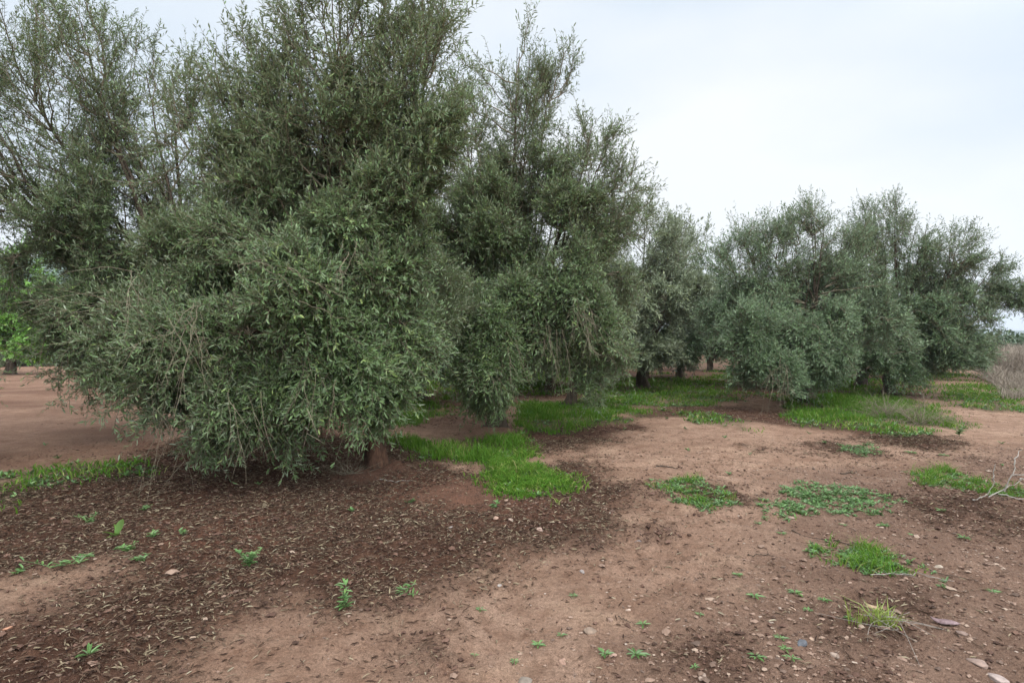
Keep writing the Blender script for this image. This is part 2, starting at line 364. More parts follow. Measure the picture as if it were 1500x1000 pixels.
def w_of(lo): return lo[6]
def build_tree(name, lobes, seed, airy=.58, trunk_h=.6, trunk_r=.16, sec=26, twigs=24, nleaf=30, leafL=.075, leafW=.016,
               simple=False, leafmat='olive', twig_show=1.0, barkmat='bark', stems=1, twigL=.33, K2=7, bare=(), extra_curves=(), ustem=0):
    """returns an Empty with trunk, limb (each), twigs and foliage. lobes: (cx,cy,cz,rx,ry,rz,weight,style) style -1 hangs .. +1 upright"""
    rng = np.random.default_rng(seed)
    root = bpy.data.objects.new(name, None); C.objects.link(root)
    # trunk with flare and gnarl
    K = 10; zz = np.linspace(-.12, trunk_h + .12, K); S = 14
    P = np.stack([np.cumsum(rng.normal(0, .012, K)), np.cumsum(rng.normal(0, .012, K)), zz], -1)
    rad = trunk_r * (1 + 1.1 * np.exp(-(zz + .1) / .14) + .1 * rng.normal(size=K) * .5)
    V, q = tubes(P[None], rad[None], S)
    ang = np.tile(np.arange(S), K) * 2 * math.pi / S; ctr = np.repeat(P, S, 0)
    V = ctr + (V - ctr) * (1 + (.2 * np.sin(ang * 3 + seed + ctr[:, 2] * 2) + .14 * np.sin(ang * 5 + ctr[:, 2] * 5)) * (1 + .8 * np.exp(-(ctr[:, 2] + .1) / .15)))[:, None]
    link('trunk', mesh('trunk', V, 4, q, M[barkmat], True), root)
    top = P[-2]
    limbs = []
    for lo in lobes:
        c = np.array(lo[:3]); r = np.array(lo[3:6]); st = lo[7]
        # limbs rise from the trunk, pass through the lobe
        end = c + r * np.array([rng.normal(0, .15), rng.normal(0, .15), .5 if st > 0 else .1])
        st0 = top + rng.normal(0, .3, 3) * [trunk_r, trunk_r, .1] - [0, 0, .08]
        hor = np.array([end[0], end[1], 0]) - [top[0], top[1], 0]
        if st > 0: ctl = top + hor * .55 + [0, 0, (end[2] - top[2]) * .38]
        else: ctl = top + hor * .45 + [0, 0, max(.8, (end[2] - top[2]) * 1.0 + .7)]
        KL = 14; L = bez(st0[None], ctl[None], end[None], KL)[0]
        wv = np.cumsum(rng.normal(0, .03, (KL, 3)), 0); wv -= np.linspace(0, 1, KL)[:, None] * wv[-1] * .5; wv[:2] = 0
        L = L + wv
        length = np.linalg.norm(end - top)
        r0 = min(trunk_r * .62, .035 + .012 * length); rr = r0 * (1 - np.linspace(0, 1, KL) ** .7 * .93)
        V, q = tubes(L[None], rr[None], 7)
        link('limb', mesh('limb', V, 4, q, M['bark'], True), root)
        pts = [L[4:]]; nsub = 3 if w_of(lo) > .9 else 2
        SP, SRr = [], []
        for _ in range(nsub):
            kk = rng.integers(4, 9); a_ = L[kk]; d_ = sphere_dirs(rng, 1)[0]; d_[2] = abs(d_[2]) if st > 0 else d_[2]
            e_ = c + d_ * r * .62; mid = a_ + (e_ - a_) * .5 + [0, 0, (.12 if st <= 0 else -.1) * np.linalg.norm(e_ - a_)]
            Q = bez(a_[None], mid[None], e_[None], 10)[0]; Q[1:] += rng.normal(0, .02, (9, 3)); SP.append(Q); SRr.append(rr[kk] * .8 * np.linspace(1, .15, 10)); pts.append(Q[2:])
        V, q = tubes(np.array(SP), np.array(SRr), 6)
        link('branch', mesh('branch', V, 4, q, M['bark'], True), root)
        limbs.append(np.concatenate(pts))
    SA, SC, SE, SR, SL = [], [], [], [], []
    for li, lo in enumerate(lobes):
        c = np.array(lo[:3]); r = np.array(lo[3:6]); w, st = lo[6], lo[7]; n = int(sec * w)
        nc = max(5, n // (3 if st > .4 else 7)); cdir = sphere_dirs(rng, nc); reach = rng.uniform(.78 if st > .4 else .62, 1.22, nc); pk = rng.integers(0, nc, n)
        d = nrm(cdir[pk] + rng.normal(0, .42 if st > .4 else .25, (n, 3))); u = rng.uniform(.12, 1, n) ** .45 * reach[pk]
        # lumpy outline: some directions reach farther
        lump = .88 + .2 * rng.random(n) ** 2
        e = c + d * r * (u * lump)[:, None]
        e[:, 2] = np.maximum(e[:, 2], .12 + .3 * rng.random(n))
        L = limbs[li]; KL = len(L)
        # start point on the limb: lower than the end for upright lobes
        tgt = e - np.array([0, 0, 1]) * (r[2] * .45 if st > 0 else -r[2] * .25)
        dist = np.linalg.norm(L[None] - tgt[:, None], axis=2) + rng.uniform(0, .35, (n, KL)); k0 = dist.argmin(1)
        a = L[k0]
        hor = e - a; hor[:, 2] = 0
        ln = np.linalg.norm(e - a, axis=1, keepdims=True)
        if st >= 0: cc = a + hor * .65 + np.array([0, 0, 1]) * (e[:, 2:] - a[:, 2:]) * .35
        else: cc = a + hor * .6 + np.array([0, 0, 1]) * np.abs(ln) * .45 * (-st)
        cc = cc + rng.normal(0, .08, (n, 3)) * ln
        SA.append(a); SC.append(cc); SE.append(e); SL.append(np.full(n, st)); SR.append(np.full(n, li))
    A = np.concatenate(SA); Cc = np.concatenate(SC); E = np.concatenate(SE); ST = np.concatenate(SL); LI = np.concatenate(SR)
    Sx = bez(A, Cc, E, K2); Sx[:, 1:-1] += rng.normal(0, .025, Sx[:, 1:-1].shape)
    slen = np.linalg.norm(E - A, axis=1)
    r0 = np.clip(.006 + .007 * slen, .005, .022)
    rad = r0[:, None] * np.linspace(1, .28, K2)[None]
    V1, q1 = tubes(Sx, rad, 4)
    # twigs
    n = len(A); m_ = twigs
    tt = rng.uniform(.25, 1, (n, m_)) ** .8; f = tt * (K2 - 1); k0 = np.minimum(f.astype(int), K2 - 2); fr = (f - k0)[..., None]
    ii = np.arange(n)[:, None]
    B = Sx[ii, k0] * (1 - fr) + Sx[ii, k0 + 1] * fr; T = nrm(Sx[ii, k0 + 1] - Sx[ii, k0])
    B = B.reshape(-1, 3); T = T.reshape(-1, 3)
    ctr = np.array([lo[:3] for lo in lobes])[LI]; ctr = np.repeat(ctr, m_, 0); st = np.repeat(ST, m_)
    outw = nrm(B - ctr)
    dr = nrm(T * .55 + outw * .5 + sphere_dirs(rng, len(B)) * .85)
    dr[:, 2] += np.where(st > 0, .4 * st, .12); dr = nrm(dr)
    tl = twigL * rng.uniform(.5, 1.35, len(B)) * np.where(st > .4, 1.35, 1)
    g = np.where(st > 0, .1 * st, np.where(rng.random(len(B)) < .35, .3, -.12) * st)      # upright shoots curve up, skirts hang
    E2 = B + dr * tl[:, None] + np.stack([g * 0, g * 0, g * tl], -1)
    C2 = B + dr * tl[:, None] * .5 + rng.normal(0, .03, B.shape)
    C2[:, 2] -= .1 * g * tl
    ok = (E2[:, 2] > .03) & ((st < .4) | (rng.random(len(B)) < airy))
    B, C2, E2, tl, st = B[ok], C2[ok], E2[ok], tl[ok], st[ok]
    Tw = bez(B, C2, E2, 4)
    keep = rng.random(len(Tw)) < twig_show
    V2, q2 = tubes(Tw[keep], np.full((keep.sum(), 4), .0021) * np.array([1.3, 1, .8, .5]) * (1 + rng.random((keep.sum(), 1)) * .8) * (leafL / .075) ** .5, 3)
    # long bare hanging shoots
    VB, qB = [V1, V2], [q1, q2 + len(V1)]; off = len(V1) + len(V2)
    for (o3, n_b, spread, ln_b, dirv) in bare:
        o3 = np.array(o3, float); a = o3 + rng.normal(0, .13, (n_b, 3)); dd = nrm(np.array(dirv) + rng.normal(0, spread, (n_b, 3)))
        l_ = ln_b * rng.uniform(.5, 1.15, n_b)[:, None]; e = a + dd * l_ + np.array([0, 0, -.22]) * l_
        cc = a + dd * l_ * .55 + rng.normal(0, .05, (n_b, 3)); Pp = bez(a, cc, e, 8); Pp[:, 1:] += np.cumsum(rng.normal(0, .012, Pp[:, 1:].shape), 1)
        Vb, qb = tubes(Pp, np.linspace(1, .35, 8)[None] * rng.uniform(.002, .0045, (n_b, 1)), 4)
        VB.append(Vb); qB.append(qb + off); off += len(Vb)
        # side shoots
        s0 = Pp[np.repeat(np.arange(n_b), 3), rng.integers(2, 7, n_b * 3)]; d2 = nrm(np.repeat(dd, 3, 0) + rng.normal(0, .5, (n_b * 3, 3)))
        l2 = ln_b * rng.uniform(.15, .45, n_b * 3)[:, None]; P2 = bez(s0, s0 + d2 * l2 * .5, s0 + d2 * l2 - [0, 0, .1] * l2, 5)
        Vb, qb = tubes(P2, np.linspace(1, .4, 5)[None] * rng.uniform(.0018, .0032, (n_b * 3, 1)), 3)
        VB.append(Vb); qB.append(qb + off); off += len(Vb)
    link('twigs', mesh('twigs', np.concatenate(VB), 4, np.concatenate(qB), M['twig'], True), root)
    # leaves
    nT = len(Tw); u = np.clip((np.arange(nleaf) + rng.random((nT, nleaf))) / nleaf, 0, 1)
    u = .12 + .88 * u; kk = np.minimum((u * 3).astype(int), 2); fr = (u * 3 - kk)[..., None]; ii = np.arange(nT)[:, None]
    P = Tw[ii, kk] * (1 - fr) + Tw[ii, kk + 1] * fr; T = nrm(Tw[ii, kk + 1] - Tw[ii, kk])
    P = P.reshape(-1, 3); T = T.reshape(-1, 3)
    side = sphere_dirs(rng, len(P)); side = nrm(side - T * (side * T).sum(1, keepdims=True))
    near_tip = (u.reshape(-1) > .85)[:, None]
    D = nrm(T * np.where(near_tip, 1.2, .62) + side * .85)
    OW = nrm(P - np.array([0, 0, 1.6])) * .8 + np.array([0, 0, .7])
    Nv = nrm(np.cross(np.cross(D, OW + rng.normal(0, .4, D.shape)), D) + rng.normal(0, .3, D.shape))
    flip = (Nv * OW).sum(1) < 0; Nv[flip & (rng.random(len(Nv)) < .78)] *= -1
    sc = rng.uniform(.55, 1.2, len(P))
    V, q, fn, vp = leaves(P, D, Nv, leafL * sc, leafW * sc * rng.uniform(.8, 1.2, len(P)), simple, .16, .06)
    # colour variation: per twig and per leaf, young tips now and then
    rt = np.repeat(rng.random(nT), nleaf); rl = rng.random(len(P))
    rnd = np.clip(.15 + .35 * rt + .4 * rl, 0, .84); yg = (rng.random(nT) < .05); rnd = np.where(np.repeat(yg, nleaf) & (u.reshape(-1) > .6), .93, rnd)
    rnd = np.where(rl < .012, 1., rnd)
    link('foliage', mesh('foliage', V, fn, q, M[leafmat], False, dict(rnd=np.repeat(rnd, vp))), root)
    print(name, 'leaves', len(P))
    return root
def place(root, x, y, rz=0, s=1.0):
    root.location = (x, y, hz(x, y) - .02); root.rotation_euler = (0, 0, rz); root.scale = (s, s, s); return root
def copy_tree(o, parent=None):
    c = o.copy(); C.objects.link(c); c.parent = parent
    for ch in list(o.children): copy_tree(ch, c)
    return c
OLIVES = 'olive trees of the grove'

t1 = build_tree('olive_tree', [
    (-1.75, -.75, 1.15, .85, .8, 1.15, 2.7, -1), (-1.0, -1.0, 1.5, .6, .5, .9, .9, -1), (-.4, -1.05, 1.55, .75, .6, .95, 1.8, -1), (.1, -.65, 1.45, .55, .4, .5, 1.1, -1), (-.85, -.8, .85, .85, .5, .55, 1.9, -1), (.5, -.1, 1.6, .4, .5, .8, .9, -.9), (-.7, -.8, 2.75, .85, .5, .7, 1.4, -.25), (.15, -.65, 2.8, .7, .45, .8, 1.2, -.25), (.3, -.7, 1.7, .55, .6, 1.0, 1.8, -1),
    (-2.1, -.2, 2.3, .75, .8, .8, 1.0, -.3), (-1.7, .4, 2.0, 1.0, 1.0, 1.1, 1.2, -.6), (-.35, -.1, 3.0, 1.1, .9, .8, 1.4, .2),
    (.45, -.1, 2.9, .55, .7, .95, 1.1, .1), (-.5, -.1, 4.0, 1.05, .9, .95, 2.2, .35), (.3, -.2, 3.8, .8, .8, .8, 1.3, .3), (-.4, 0, 5.4, 1.05, .9, 1.7, 1.6, .9), (.5, .1, 4.8, .85, .8, 1.7, 1.4, .9),
    (-1.45, .1, 4.3, .8, .8, 1.3, .95, .8), (.1, 1.2, 2.0, 1.3, 1.0, 1.4, 1.3, -.5), (-1.3, -.2, 3.0, .9, .8, .8, 1.1, .1),
    (-2.45, -.4, 1.35, .6, .7, 1.05, 1.7, -1), (.05, -.75, 1.05, .5, .35, .4, .8, -1), (-1.9, -.1, 4.0, .7, .7, 1.0, .9, .6)],
    11, trunk_h=.55, trunk_r=.105, sec=34, twigs=38, nleaf=16, leafL=.066, leafW=.0172, barkmat='bark_red',
    bare=[((-1.35, -1.6, 1.75), 16, .5, .7, (-.1, -.35, -1)), ((-2.0, -1.3, 2.2), 6, .7, .7, (-.4, -.3, -.8)), ((-.4, -1.7, 2.3), 6, .7, .5, (.2, -.3, -.6)),
          ((.2, -1.4, 2.4), 6, .7, .5, (.2, -.3, -.8)), ((-1.7, -1.2, .9), 5, .3, .8, (0, -.1, -1)), ((-.8, -1.6, 1.0), 4, .3, .7, (0, -.1, -1)), ((-.2, -1.5, 1.2), 5, .3, .6, (0, -.1, -1)),
          ((-2.5, -.6, 2.0), 8, .35, 1.0, (-1, -.3, -.1))])
place(t1, -1.72, 7.0)
tag(t1, 'nearest olive tree, its leafy skirt hanging low over leaf litter', 'tree', OLIVES)
t0 = build_tree('olive_tree', [
    (-2.3, -.6, 5.4, 1.6, 1.1, 2.2, 2.6, .7), (-1.0, 0, 5.0, 1.1, 1.0, 1.9, 1.7, .7), (-3.5, -1.0, 4.8, 1.5, 1.1, 2.0, 2.1, .5), (-1.6, -.4, 3.2, 1.7, 1.2, 1.2, 2.4, .1), (-2.3, -.6, 2.8, .9, 1, 1.0, 1.4, -.3),
    (-1.3, -.6, 1.6, 1.0, 1.0, 1.2, 2.0, -1), (.0, 0, 3.9, 1.0, 1.0, 1.2, .9, .7), (.9, 0, 3.0, 1.2, 1.1, 1.5, 1.7, .4), (.6, -.2, 1.6, 1.2, 1.0, 1.2, 1.6, -1), (.2, .9, 2.6, 1.6, 1.2, 1.7, 1.5, -.2), (-1.5, -.8, 1.5, .75, .6, 1.0, 1.6, -.9)],
    22, trunk_h=.7, trunk_r=.15, sec=30, twigs=34, nleaf=15, leafL=.07, leafW=.0175,
    bare=[((-2.4, -1.2, 2.6), 10, .3, 1.3, (-1, -.4, -.1)), ((-2.6, -1.2, 2.2), 8, .3, 1.0, (-1, -.6, -.4))])
place(t0, -5.0, 9.5)
tag(t0, 'tall olive tree with long limbs leaning left, behind the nearest tree', 'tree', OLIVES)
t2 = build_tree('olive_tree', [
    (.2, 0, 6.0, 1.15, .95, 1.7, 1.5, .8), (-.6, 0, 4.9, .8, .8, 1.5, 1.1, .7), (.6, 0, 4.6, 1.0, .9, .8, 1.1, .3), (1.0, 0, 5.6, .7, .8, 1.7, .75, .9), (1.7, 0, 4.9, .8, .9, 1.3, .9, .7), (2.2, -.1, 4.1, .65, .7, .95, .8, .5), (.2, 0, 3.4, 1.35, 1.2, 1.2, 2.2, .2),
    (1.2, -.8, 2.3, .95, .8, 1.3, 2.2, -.8), (1.5, -.9, 1.5, .75, .7, .95, 1.5, -1), (-.15, -1.4, 1.2, .5, .45, 1.25, 2.8, -1), (.35, -1.2, 1.6, .7, .6, 1.2, 1.7, -1), (-.95, -.3, 2.3, .8, .9, 1.4, 1.6, -.7), (.5, 1.0, 2.4, 1.4, 1.0, 1.7, 1.6, -.3), (2.0, .1, 2.6, .75, .8, 1.4, 1.5, -.5), (1.7, -.5, 1.2, .6, .6, .8, 1.3, -1), (-.1, -1.3, .95, .5, .4, .8, 1.5, -1), (.1, -.5, 3.7, 1.2, .7, .9, 1.8, .1), (1.2, -.4, 3.6, .8, .6, .8, 1.2, .1), (-.7, -.3, 3.8, .7, .7, .9, 1.1, .2)],
    33, trunk_h=.5, trunk_r=.14, sec=30, twigs=34, nleaf=13, leafL=.075, leafW=.018,
    bare=[((1.4, -1.6, 2.1), 16, .38, .8, (.2, -.3, -1)), ((.2, -1.9, 1.5), 8, .3, .8, (0, -.2, -1)), ((.9, -1.5, 1.7), 8, .3, .8, (0, -.2, -1))])
place(t2, -.28, 10.5)
tag(t2, 'tall airy olive tree with see-through top, directly right of the nearest tree', 'tree', OLIVES)
t4 = build_tree('olive_tree', [
    (-1.6, 0, 3.5, .8, .8, .95, 1.4, .5), (-.7, 0, 3.9, .8, .8, .95, 1.4, .6), (.15, 0, 4.1, .75, .8, .95, 1.4, .6), (.95, 0, 3.8, .8, .8, .95, .9, .6), (0, -.3, 2.8, 1.9, 1.2, 1.0, 2.6, .1), (-2.1, -1.4, 1.35, .85, .7, 1.2, 2.2, -.9),
    (-1.6, -1.8, .55, .5, .4, .55, 1.0, -1), (-.6, -1.2, 1.6, 1.2, .7, 1.1, 1.8, -.8), (0, -.9, 1.0, 1.3, .5, .75, 1.5, -.9), (1.0, -.8, 1.7, 1.0, .8, 1.1, 1.7, -.8), (-2.0, .2, 2.2, .9, 1.0, 1.3, 1.6, -.4), (.4, 1.0, 2.0, 1.9, 1, 1.6, 1.6, -.3)],
    44, airy=.45, trunk_h=.45, trunk_r=.15, sec=36, twigs=28, nleaf=13, leafL=.085, leafW=.022, simple=True, leafmat='olive_far', twig_show=.6,
    bare=[((-1.7, -2.3, .95), 16, .4, .75, (0, -.2, -1))])
place(t4, 7.5, 14.5)
tag(t4, 'bushy olive tree with a low drooping clump on its left touching the soil', 'tree', OLIVES)
t5 = build_tree('olive_tree', [
    (-.2, 0, 4.5, .95, .9, 1.2, 1.6, .6), (.7, 0, 4.3, .8, .9, 1.1, 1.3, .6), (-1.0, 0, 3.8, .8, .9, 1.1, 1.2, .6), (1.6, -.2, 3.9, .9, .9, 1.0, 1.4, .5), (2.4, -.2, 3.4, .9, .9, .9, 1.2, .4), (3.5, -.3, 2.9, .95, .8, .65, .9, .2), (.3, -.3, 2.7, 1.8, 1.3, 1.1, 2.4, .1),
    (.9, -1.0, 1.5, 1.3, .9, 1.15, 2.2, -.7), (-.7, -.8, 1.8, 1.3, .9, 1.2, 1.9, -.7), (0, -.9, .95, 1.3, .5, .75, 1.5, -.9), (1.8, 0, 2.1, .95, 1.0, 1.2, 1.5, -.3), (.2, 1.2, 2.0, 1.7, 1, 1.7, 1.6, -.3)],
    55, airy=.45, trunk_h=.45, trunk_r=.15, sec=36, twigs=28, nleaf=13, leafL=.09, leafW=.023, simple=True, leafmat='olive_mid', twig_show=.6)
place(t5, 11.0, 16.5)
tag(t5, 'rightmost olive tree, its thin outer branches reaching right against the sky', 'tree', OLIVES)
t3 = build_tree('olive_tree', [
    (-.3, 0, 4.4, 1.3, 1.2, 1.4, 1.8, .7), (.9, 0, 3.8, 1.0, 1.0, 1.3, 1.3, .6), (-1.3, -.3, 2.8, 1.1, 1.1, 1.4, 1.5, -.2), (0, -.8, 2.0, 1.5, 1.1, 1.1, 1.8, -.6), (0, -.9, 1.15, 1.5, .7, .65, 1.7, -.9), (1.2, 0, 2.3, 1.2, 1.2, 1.2, 1.4, -.4), (0, .8, 2.6, 1.9, 1.2, 1.4, 1.2, -.2)],
    66, trunk_h=.55, trunk_r=.12, sec=26, twigs=20, nleaf=12, leafL=.125, leafW=.033, simple=True, leafmat='olive_dry', twig_show=.4, K2=6)
place(t3, 4.4, 19.0, 0, 1.13)
tag(t3, 'olive tree farther back with a dark forked trunk standing in green grass', 'tree', OLIVES)
t6 = copy_tree(t3); place(t6, 1.48, 14.0, 2.1, .82)
tag(t6, 'olive tree half hidden behind the skirt of the tall airy tree', 'tree', OLIVES)
t7 = copy_tree(t3); place(t7, 7.4, 25, 4.0, 1.25)
tag(t7, 'olive tree deep in the gap left of the bushy drooping tree', 'tree', OLIVES)
gen = build_tree('olive_tree', [
    (0, 0, 4.1, 1.6, 1.6, 1.3, 2.0, .6), (-1.3, .3, 2.6, 1.5, 1.5, 1.6, 1.9, -.2), (1.3, -.4, 2.6, 1.5, 1.5, 1.6, 1.9, -.2), (0, -1.3, 1.6, 1.7, 1.1, 1.4, 2.0, -.7), (0, 1.2, 1.6, 1.8, 1.1, 1.4, 1.7, -.7), (-1.6, -.7, 1.4, 1.1, 1.1, 1.2, 1.5, -.8), (1.6, .7, 1.4, 1.1, 1.1, 1.2, 1.5, -.8)],
    77, trunk_h=.5, trunk_r=.15, sec=26, twigs=18, nleaf=11, leafL=.14, leafW=.04, simple=True, leafmat='olive_far', twig_show=.3, K2=6)
back = [(-2.4, 14.8, .3, 1.0), (8.2, 20, 1.9, 1.0), (12.6, 20.5, .5, 1.0), (5.5, 23.5, 2.5, 1.0), (1.2, 18.2, .7, .95), (-9.5, 31, 3.3, 1.0), (20.5, 28, 4, .9), (14.5, 28, 4.6, 1), (7.8, 36, 1, 1), (1, 34, 2, 1), (-5, 34, 4, 1), (-8.6, 15.2, 1.2, 1.0), (-5.2, 19.5, 2.0, 1.05), (.4, 21, 3.1, .95), (-11.5, 21, 4.4, 1.05), (-13.6, 27, .9, 1.0), (-7.5, 26, 5.1, 1), (-2.5, 27, 2.7, 1),
        (4.6, 30, 1.5, 1), (12.2, 23.5, 3.3, 1.0), (10.8, 31, 2.2, 1.0), (16.8, 24.5, 5.4, .95), (17.0, 32, .2, 1.0), (-17, 34, 1.1, 1), (22.5, 33, 3.9, .8)]
for i_, (x, y, rz, s) in enumerate(back):
    o = gen if i_ == 0 else copy_tree(gen)
    place(o, x, y, rz, s); tag(o, 'olive tree in the dim back rows, mostly hidden by nearer trees', 'tree', OLIVES)
tl_ = copy_tree(t1); place(tl_, -9.0, 6.4, 3.3, .8)
tag(tl_, 'olive tree beyond the left edge, only its branch tips reaching into the picture', 'tree', OLIVES)
o = copy_tree(gen); place(o, -31.5, 37, 1, 1.0); tag(o, 'olive tree far down the dirt track near the left edge', 'tree', OLIVES)
gt = build_tree('spring_tree', [
    (0, 0, 4.2, 1.9, 1.9, 1.5, 1.8, .6), (-1, -.6, 2.6, 1.7, 1.5, 1.5, 1.6, .1), (1, -.4, 2.6, 1.5, 1.5, 1.5, 1.6, .1), (0, 0, 1.6, 2, 1.8, 1, 1.3, 0)],
    88, trunk_h=.6, trunk_r=.15, sec=30, twigs=18, nleaf=12, leafL=.14, leafW=.06, simple=True, leafmat='spring', twig_show=.3, K2=6)
place(gt, -24.6, 28, 0, 1.2)
tag(gt, 'bright spring green leafy tree at the left edge below the blue hill', 'tree')

# ------------------------------------------------------------------ scattering on the ground
def scatter(rng, n, x0, x1, y0, y1, dens):
    X = rng.uniform(x0, x1, n); Y = rng.uniform(y0, y1, n); k_ = rng.random(n) < dens(X, Y); X, Y = X[k_], Y[k_]
    v = np.abs(X) < Y * .95 + .6
    return X[v], Y[v]
def ground_z(X, Y):                         # height of the meshed ground by sampling its grid
    ix = np.clip(np.searchsorted(ax, X) - 1, 0, nx - 2); iy = np.clip(np.searchsorted(ay, Y) - 1, 0, ny - 2)
    fx = (X - ax[ix]) / (ax[ix + 1] - ax[ix]); fy = (Y - ay[iy]) / (ay[iy + 1] - ay[iy])
    return (Z[iy, ix] * (1 - fx) + Z[iy, ix + 1] * fx) * (1 - fy) + (Z[iy + 1, ix] * (1 - fx) + Z[iy + 1, ix + 1] * fx) * fy
rng = np.random.default_rng(5)
# dry leaves and chips
def litter_density(X, Y):
    l_ = m_litter(X, Y); mu = m_mulch(X, Y)
    return np.clip(.95 * l_ * (.35 + .65 * ss(.3, .6, fbm(X * 2.2, Y * 2.2, 51))) + .35 * mu + .018 + .05 * ss(.5, .7, fbm(X * 1.1, Y * 1.1, 52)), 0, 1)
Xa, Ya = scatter(rng, 620000, -7, 7.5, 2.1, 9.5, litter_density)
Xb, Yb = scatter(rng, 60000, -9, 16, 9.5, 17, litter_density)
X = np.concatenate([Xa, Xb]); Y = np.concatenate([Ya, Yb]); n = len(X)
a = rng.uniform(0, 2 * math.pi, n); D = np.stack([np.cos(a), np.sin(a), rng.normal(0, .22, n)], -1)
Nv = np.stack([rng.normal(0, .35, n), rng.normal(0, .35, n), np.ones(n)], -1)
L = (.012 + .05 * rng.random(n) ** 2) * np.where(Y > 9.5, 1.5, 1); Wd = L * rng.uniform(.12, .24, n)
V, q, fn, vp = leaves(np.stack([X, Y, ground_z(X, Y) + rng.uniform(.001, .014, n)], -1), D, Nv, L, Wd, False, .3, .12)
rnd = np.clip(rng.beta(1.7, 2.0, n) * 1.05, 0, .9); rnd = np.where(rng.random(n) < .08, rng.uniform(.9, 1, n), rnd)
tag(link('leaf_litter', mesh('leaf_litter', V, fn, q, M['litter'], False, dict(rnd=np.repeat(rnd, vp)))),
    'brown and straw coloured dry leaves and chips strewn over the soil', 'leaf litter', kind='stuff')
# small lumps: crumbs of soil and gravel
OCT = nrm(np.array([[1, 0, 0], [0, 1, 0], [-1, 0, 0], [0, -1, 0], [0, 0, 1], [0, 0, -1], [.7, .7, .5], [-.7, .7, .5], [-.7, -.7, .5], [.7, -.7, .5]], float))
OF = np.array([[0, 6, 4], [6, 1, 4], [1, 7, 4], [7, 2, 4], [2, 8, 4], [8, 3, 4], [3, 9, 4], [9, 0, 4], [6, 0, 1], [7, 1, 2], [8, 2, 3], [9, 3, 0], [1, 0, 5], [2, 1, 5], [3, 2, 5], [0, 3, 5]])
def lumps(name, X, Y, size, flat, material, rng, sink=.25, rr=None):
    n = len(X); a = rng.uniform(0, 2 * math.pi, n)
    sc = np.stack([size * rng.uniform(.8, 1.5, n), size * rng.uniform(.6, 1.1, n), size * rng.uniform(*flat, n)], -1)
    P = OCT[None] * (1 + rng.normal(0, .16, (n, 10, 1))) * sc[:, None]
    ca, sa = np.cos(a)[:, None], np.sin(a)[:, None]
    P = np.stack([P[..., 0] * ca - P[..., 1] * sa, P[..., 0] * sa + P[..., 1] * ca, P[..., 2]], -1)
    P += np.stack([X, Y, ground_z(X, Y) + sc[:, 2] * (1 - 2 * sink)], -1)[:, None]
    idx = (np.arange(n)[:, None, None] * 10 + OF[None]).reshape(-1)
    r = rng.random(n) if rr is None else rr
    return link(name, mesh(name, P.reshape(-1, 3), 3, idx, material, False, dict(rnd=np.repeat(r, 10))))
cd = lambda X, Y: np.clip(.9 * area(CLODS, X, Y, .08, .25) + .5 * m_mulch(X, Y) + +.4 * m_litter(X, Y) + .05 + .07 * area(GRAVEL, X, Y, .5), 0, 1)
Xc, Yc = scatter(rng, 120000, -6, 8, 2.1, 8.5, cd)
tag(lumps('soil_crumbs', Xc, Yc, rng.gamma(1.6, .003, len(Xc)) + .002, (.4, .9), M['clod'], rng), 'dark reddish crumbs of loose soil', 'soil', kind='stuff')
pd = lambda X, Y: np.clip(.55 * area(GRAVEL, X, Y, .8) * ss(.25, .6, fbm(X * .9, Y * .9, 61)) + .05 + .05 * m_litter(X, Y), 0, 1)
Xp, Yp = scatter(rng, 420000, -6, 14, 2.1, 14, pd)
tag(lumps('gravel', Xp, Yp, rng.gamma(1.15, .0031, len(Xp)) + .0017, (.35, .8), M['pebble'], rng, .3, rng.beta(1.8, 1.8, len(Xp))), 'small pinkish and pale pebbles scattered on the path', 'gravel', kind='stuff')

# grass
def blades(X, Y, H, Wd, rng, lean=.35, z0=None):
    n = len(X); a = rng.uniform(0, 2 * math.pi, n); h = H * rng.uniform(.5, 1.2, n)
    dx, dy = np.cos(a), np.sin(a); ln = lean * rng.uniform(.2, 1.6, n) * h
    B = np.stack([X, Y, (ground_z(X, Y) if z0 is None else z0) - .004], -1)
    dv = np.stack([dx, dy, dx * 0], -1); b_ = rng.uniform(0, 2 * math.pi, n); S = np.stack([np.cos(b_), np.sin(b_), 0 * b_], -1) * (Wd * rng.uniform(.7, 1.3, n))[:, None] * .5
    up = np.array([0, 0, 1.])
    m1 = B + up * (h * .5)[:, None] + dv * (ln * .3)[:, None]; tp = B + up * (h * (1 - .25 * lean))[:, None] + dv * ln[:, None]
    V = np.stack([B - S, B + S, m1 + S * .8, m1 - S * .8, tp], 1).reshape(-1, 3); i = np.arange(n)[:, None] * 5
    q = np.concatenate([i, i + 1, i + 2, i, i + 2, i + 3, i + 3, i + 2, i + 4], 1).reshape(-1)
    return V, q
Xg, Yg = scatter(rng, 190000, -3, 15, 6.2, 17, lambda X, Y: m_tall(X, Y) * (.1 + .9 * ss(.36, .6, fbm(X * 1.5, Y * 1.5, 71))))
V, q = blades(Xg, Yg, (.05 + .16 * vnoise(Xg * 2.3, Yg * 2.3, 72) + .05 * vnoise(Xg * 9, Yg * 9, 79)) * (.35 + .75 * m_tall(Xg, Yg)), .007 + .0005 * Yg, rng, .6)
tag(link('tall_grass', mesh('tall_grass', V, 3, q, M['grass'], False, dict(rnd=np.repeat(np.clip(.75 * fbm(Xg * 2.5, Yg * 2.5, 77) + .5 * rng.random(len(Xg)) - .1 + (rng.random(len(Xg)) < .08) * .4, 0, 1), 5)))),
    'lush green grass growing under and between the olive trees', 'grass', kind='stuff')
Xs, Ys = scatter(rng, 620000, -26, 27, 5.0, 32, lambda X, Y: m_short(X, Y) * (.15 + .85 * ss(.38, .6, fbm(X * 2.2, Y * 2.2, 73))) * np.clip(9 / Y, .25, 1))
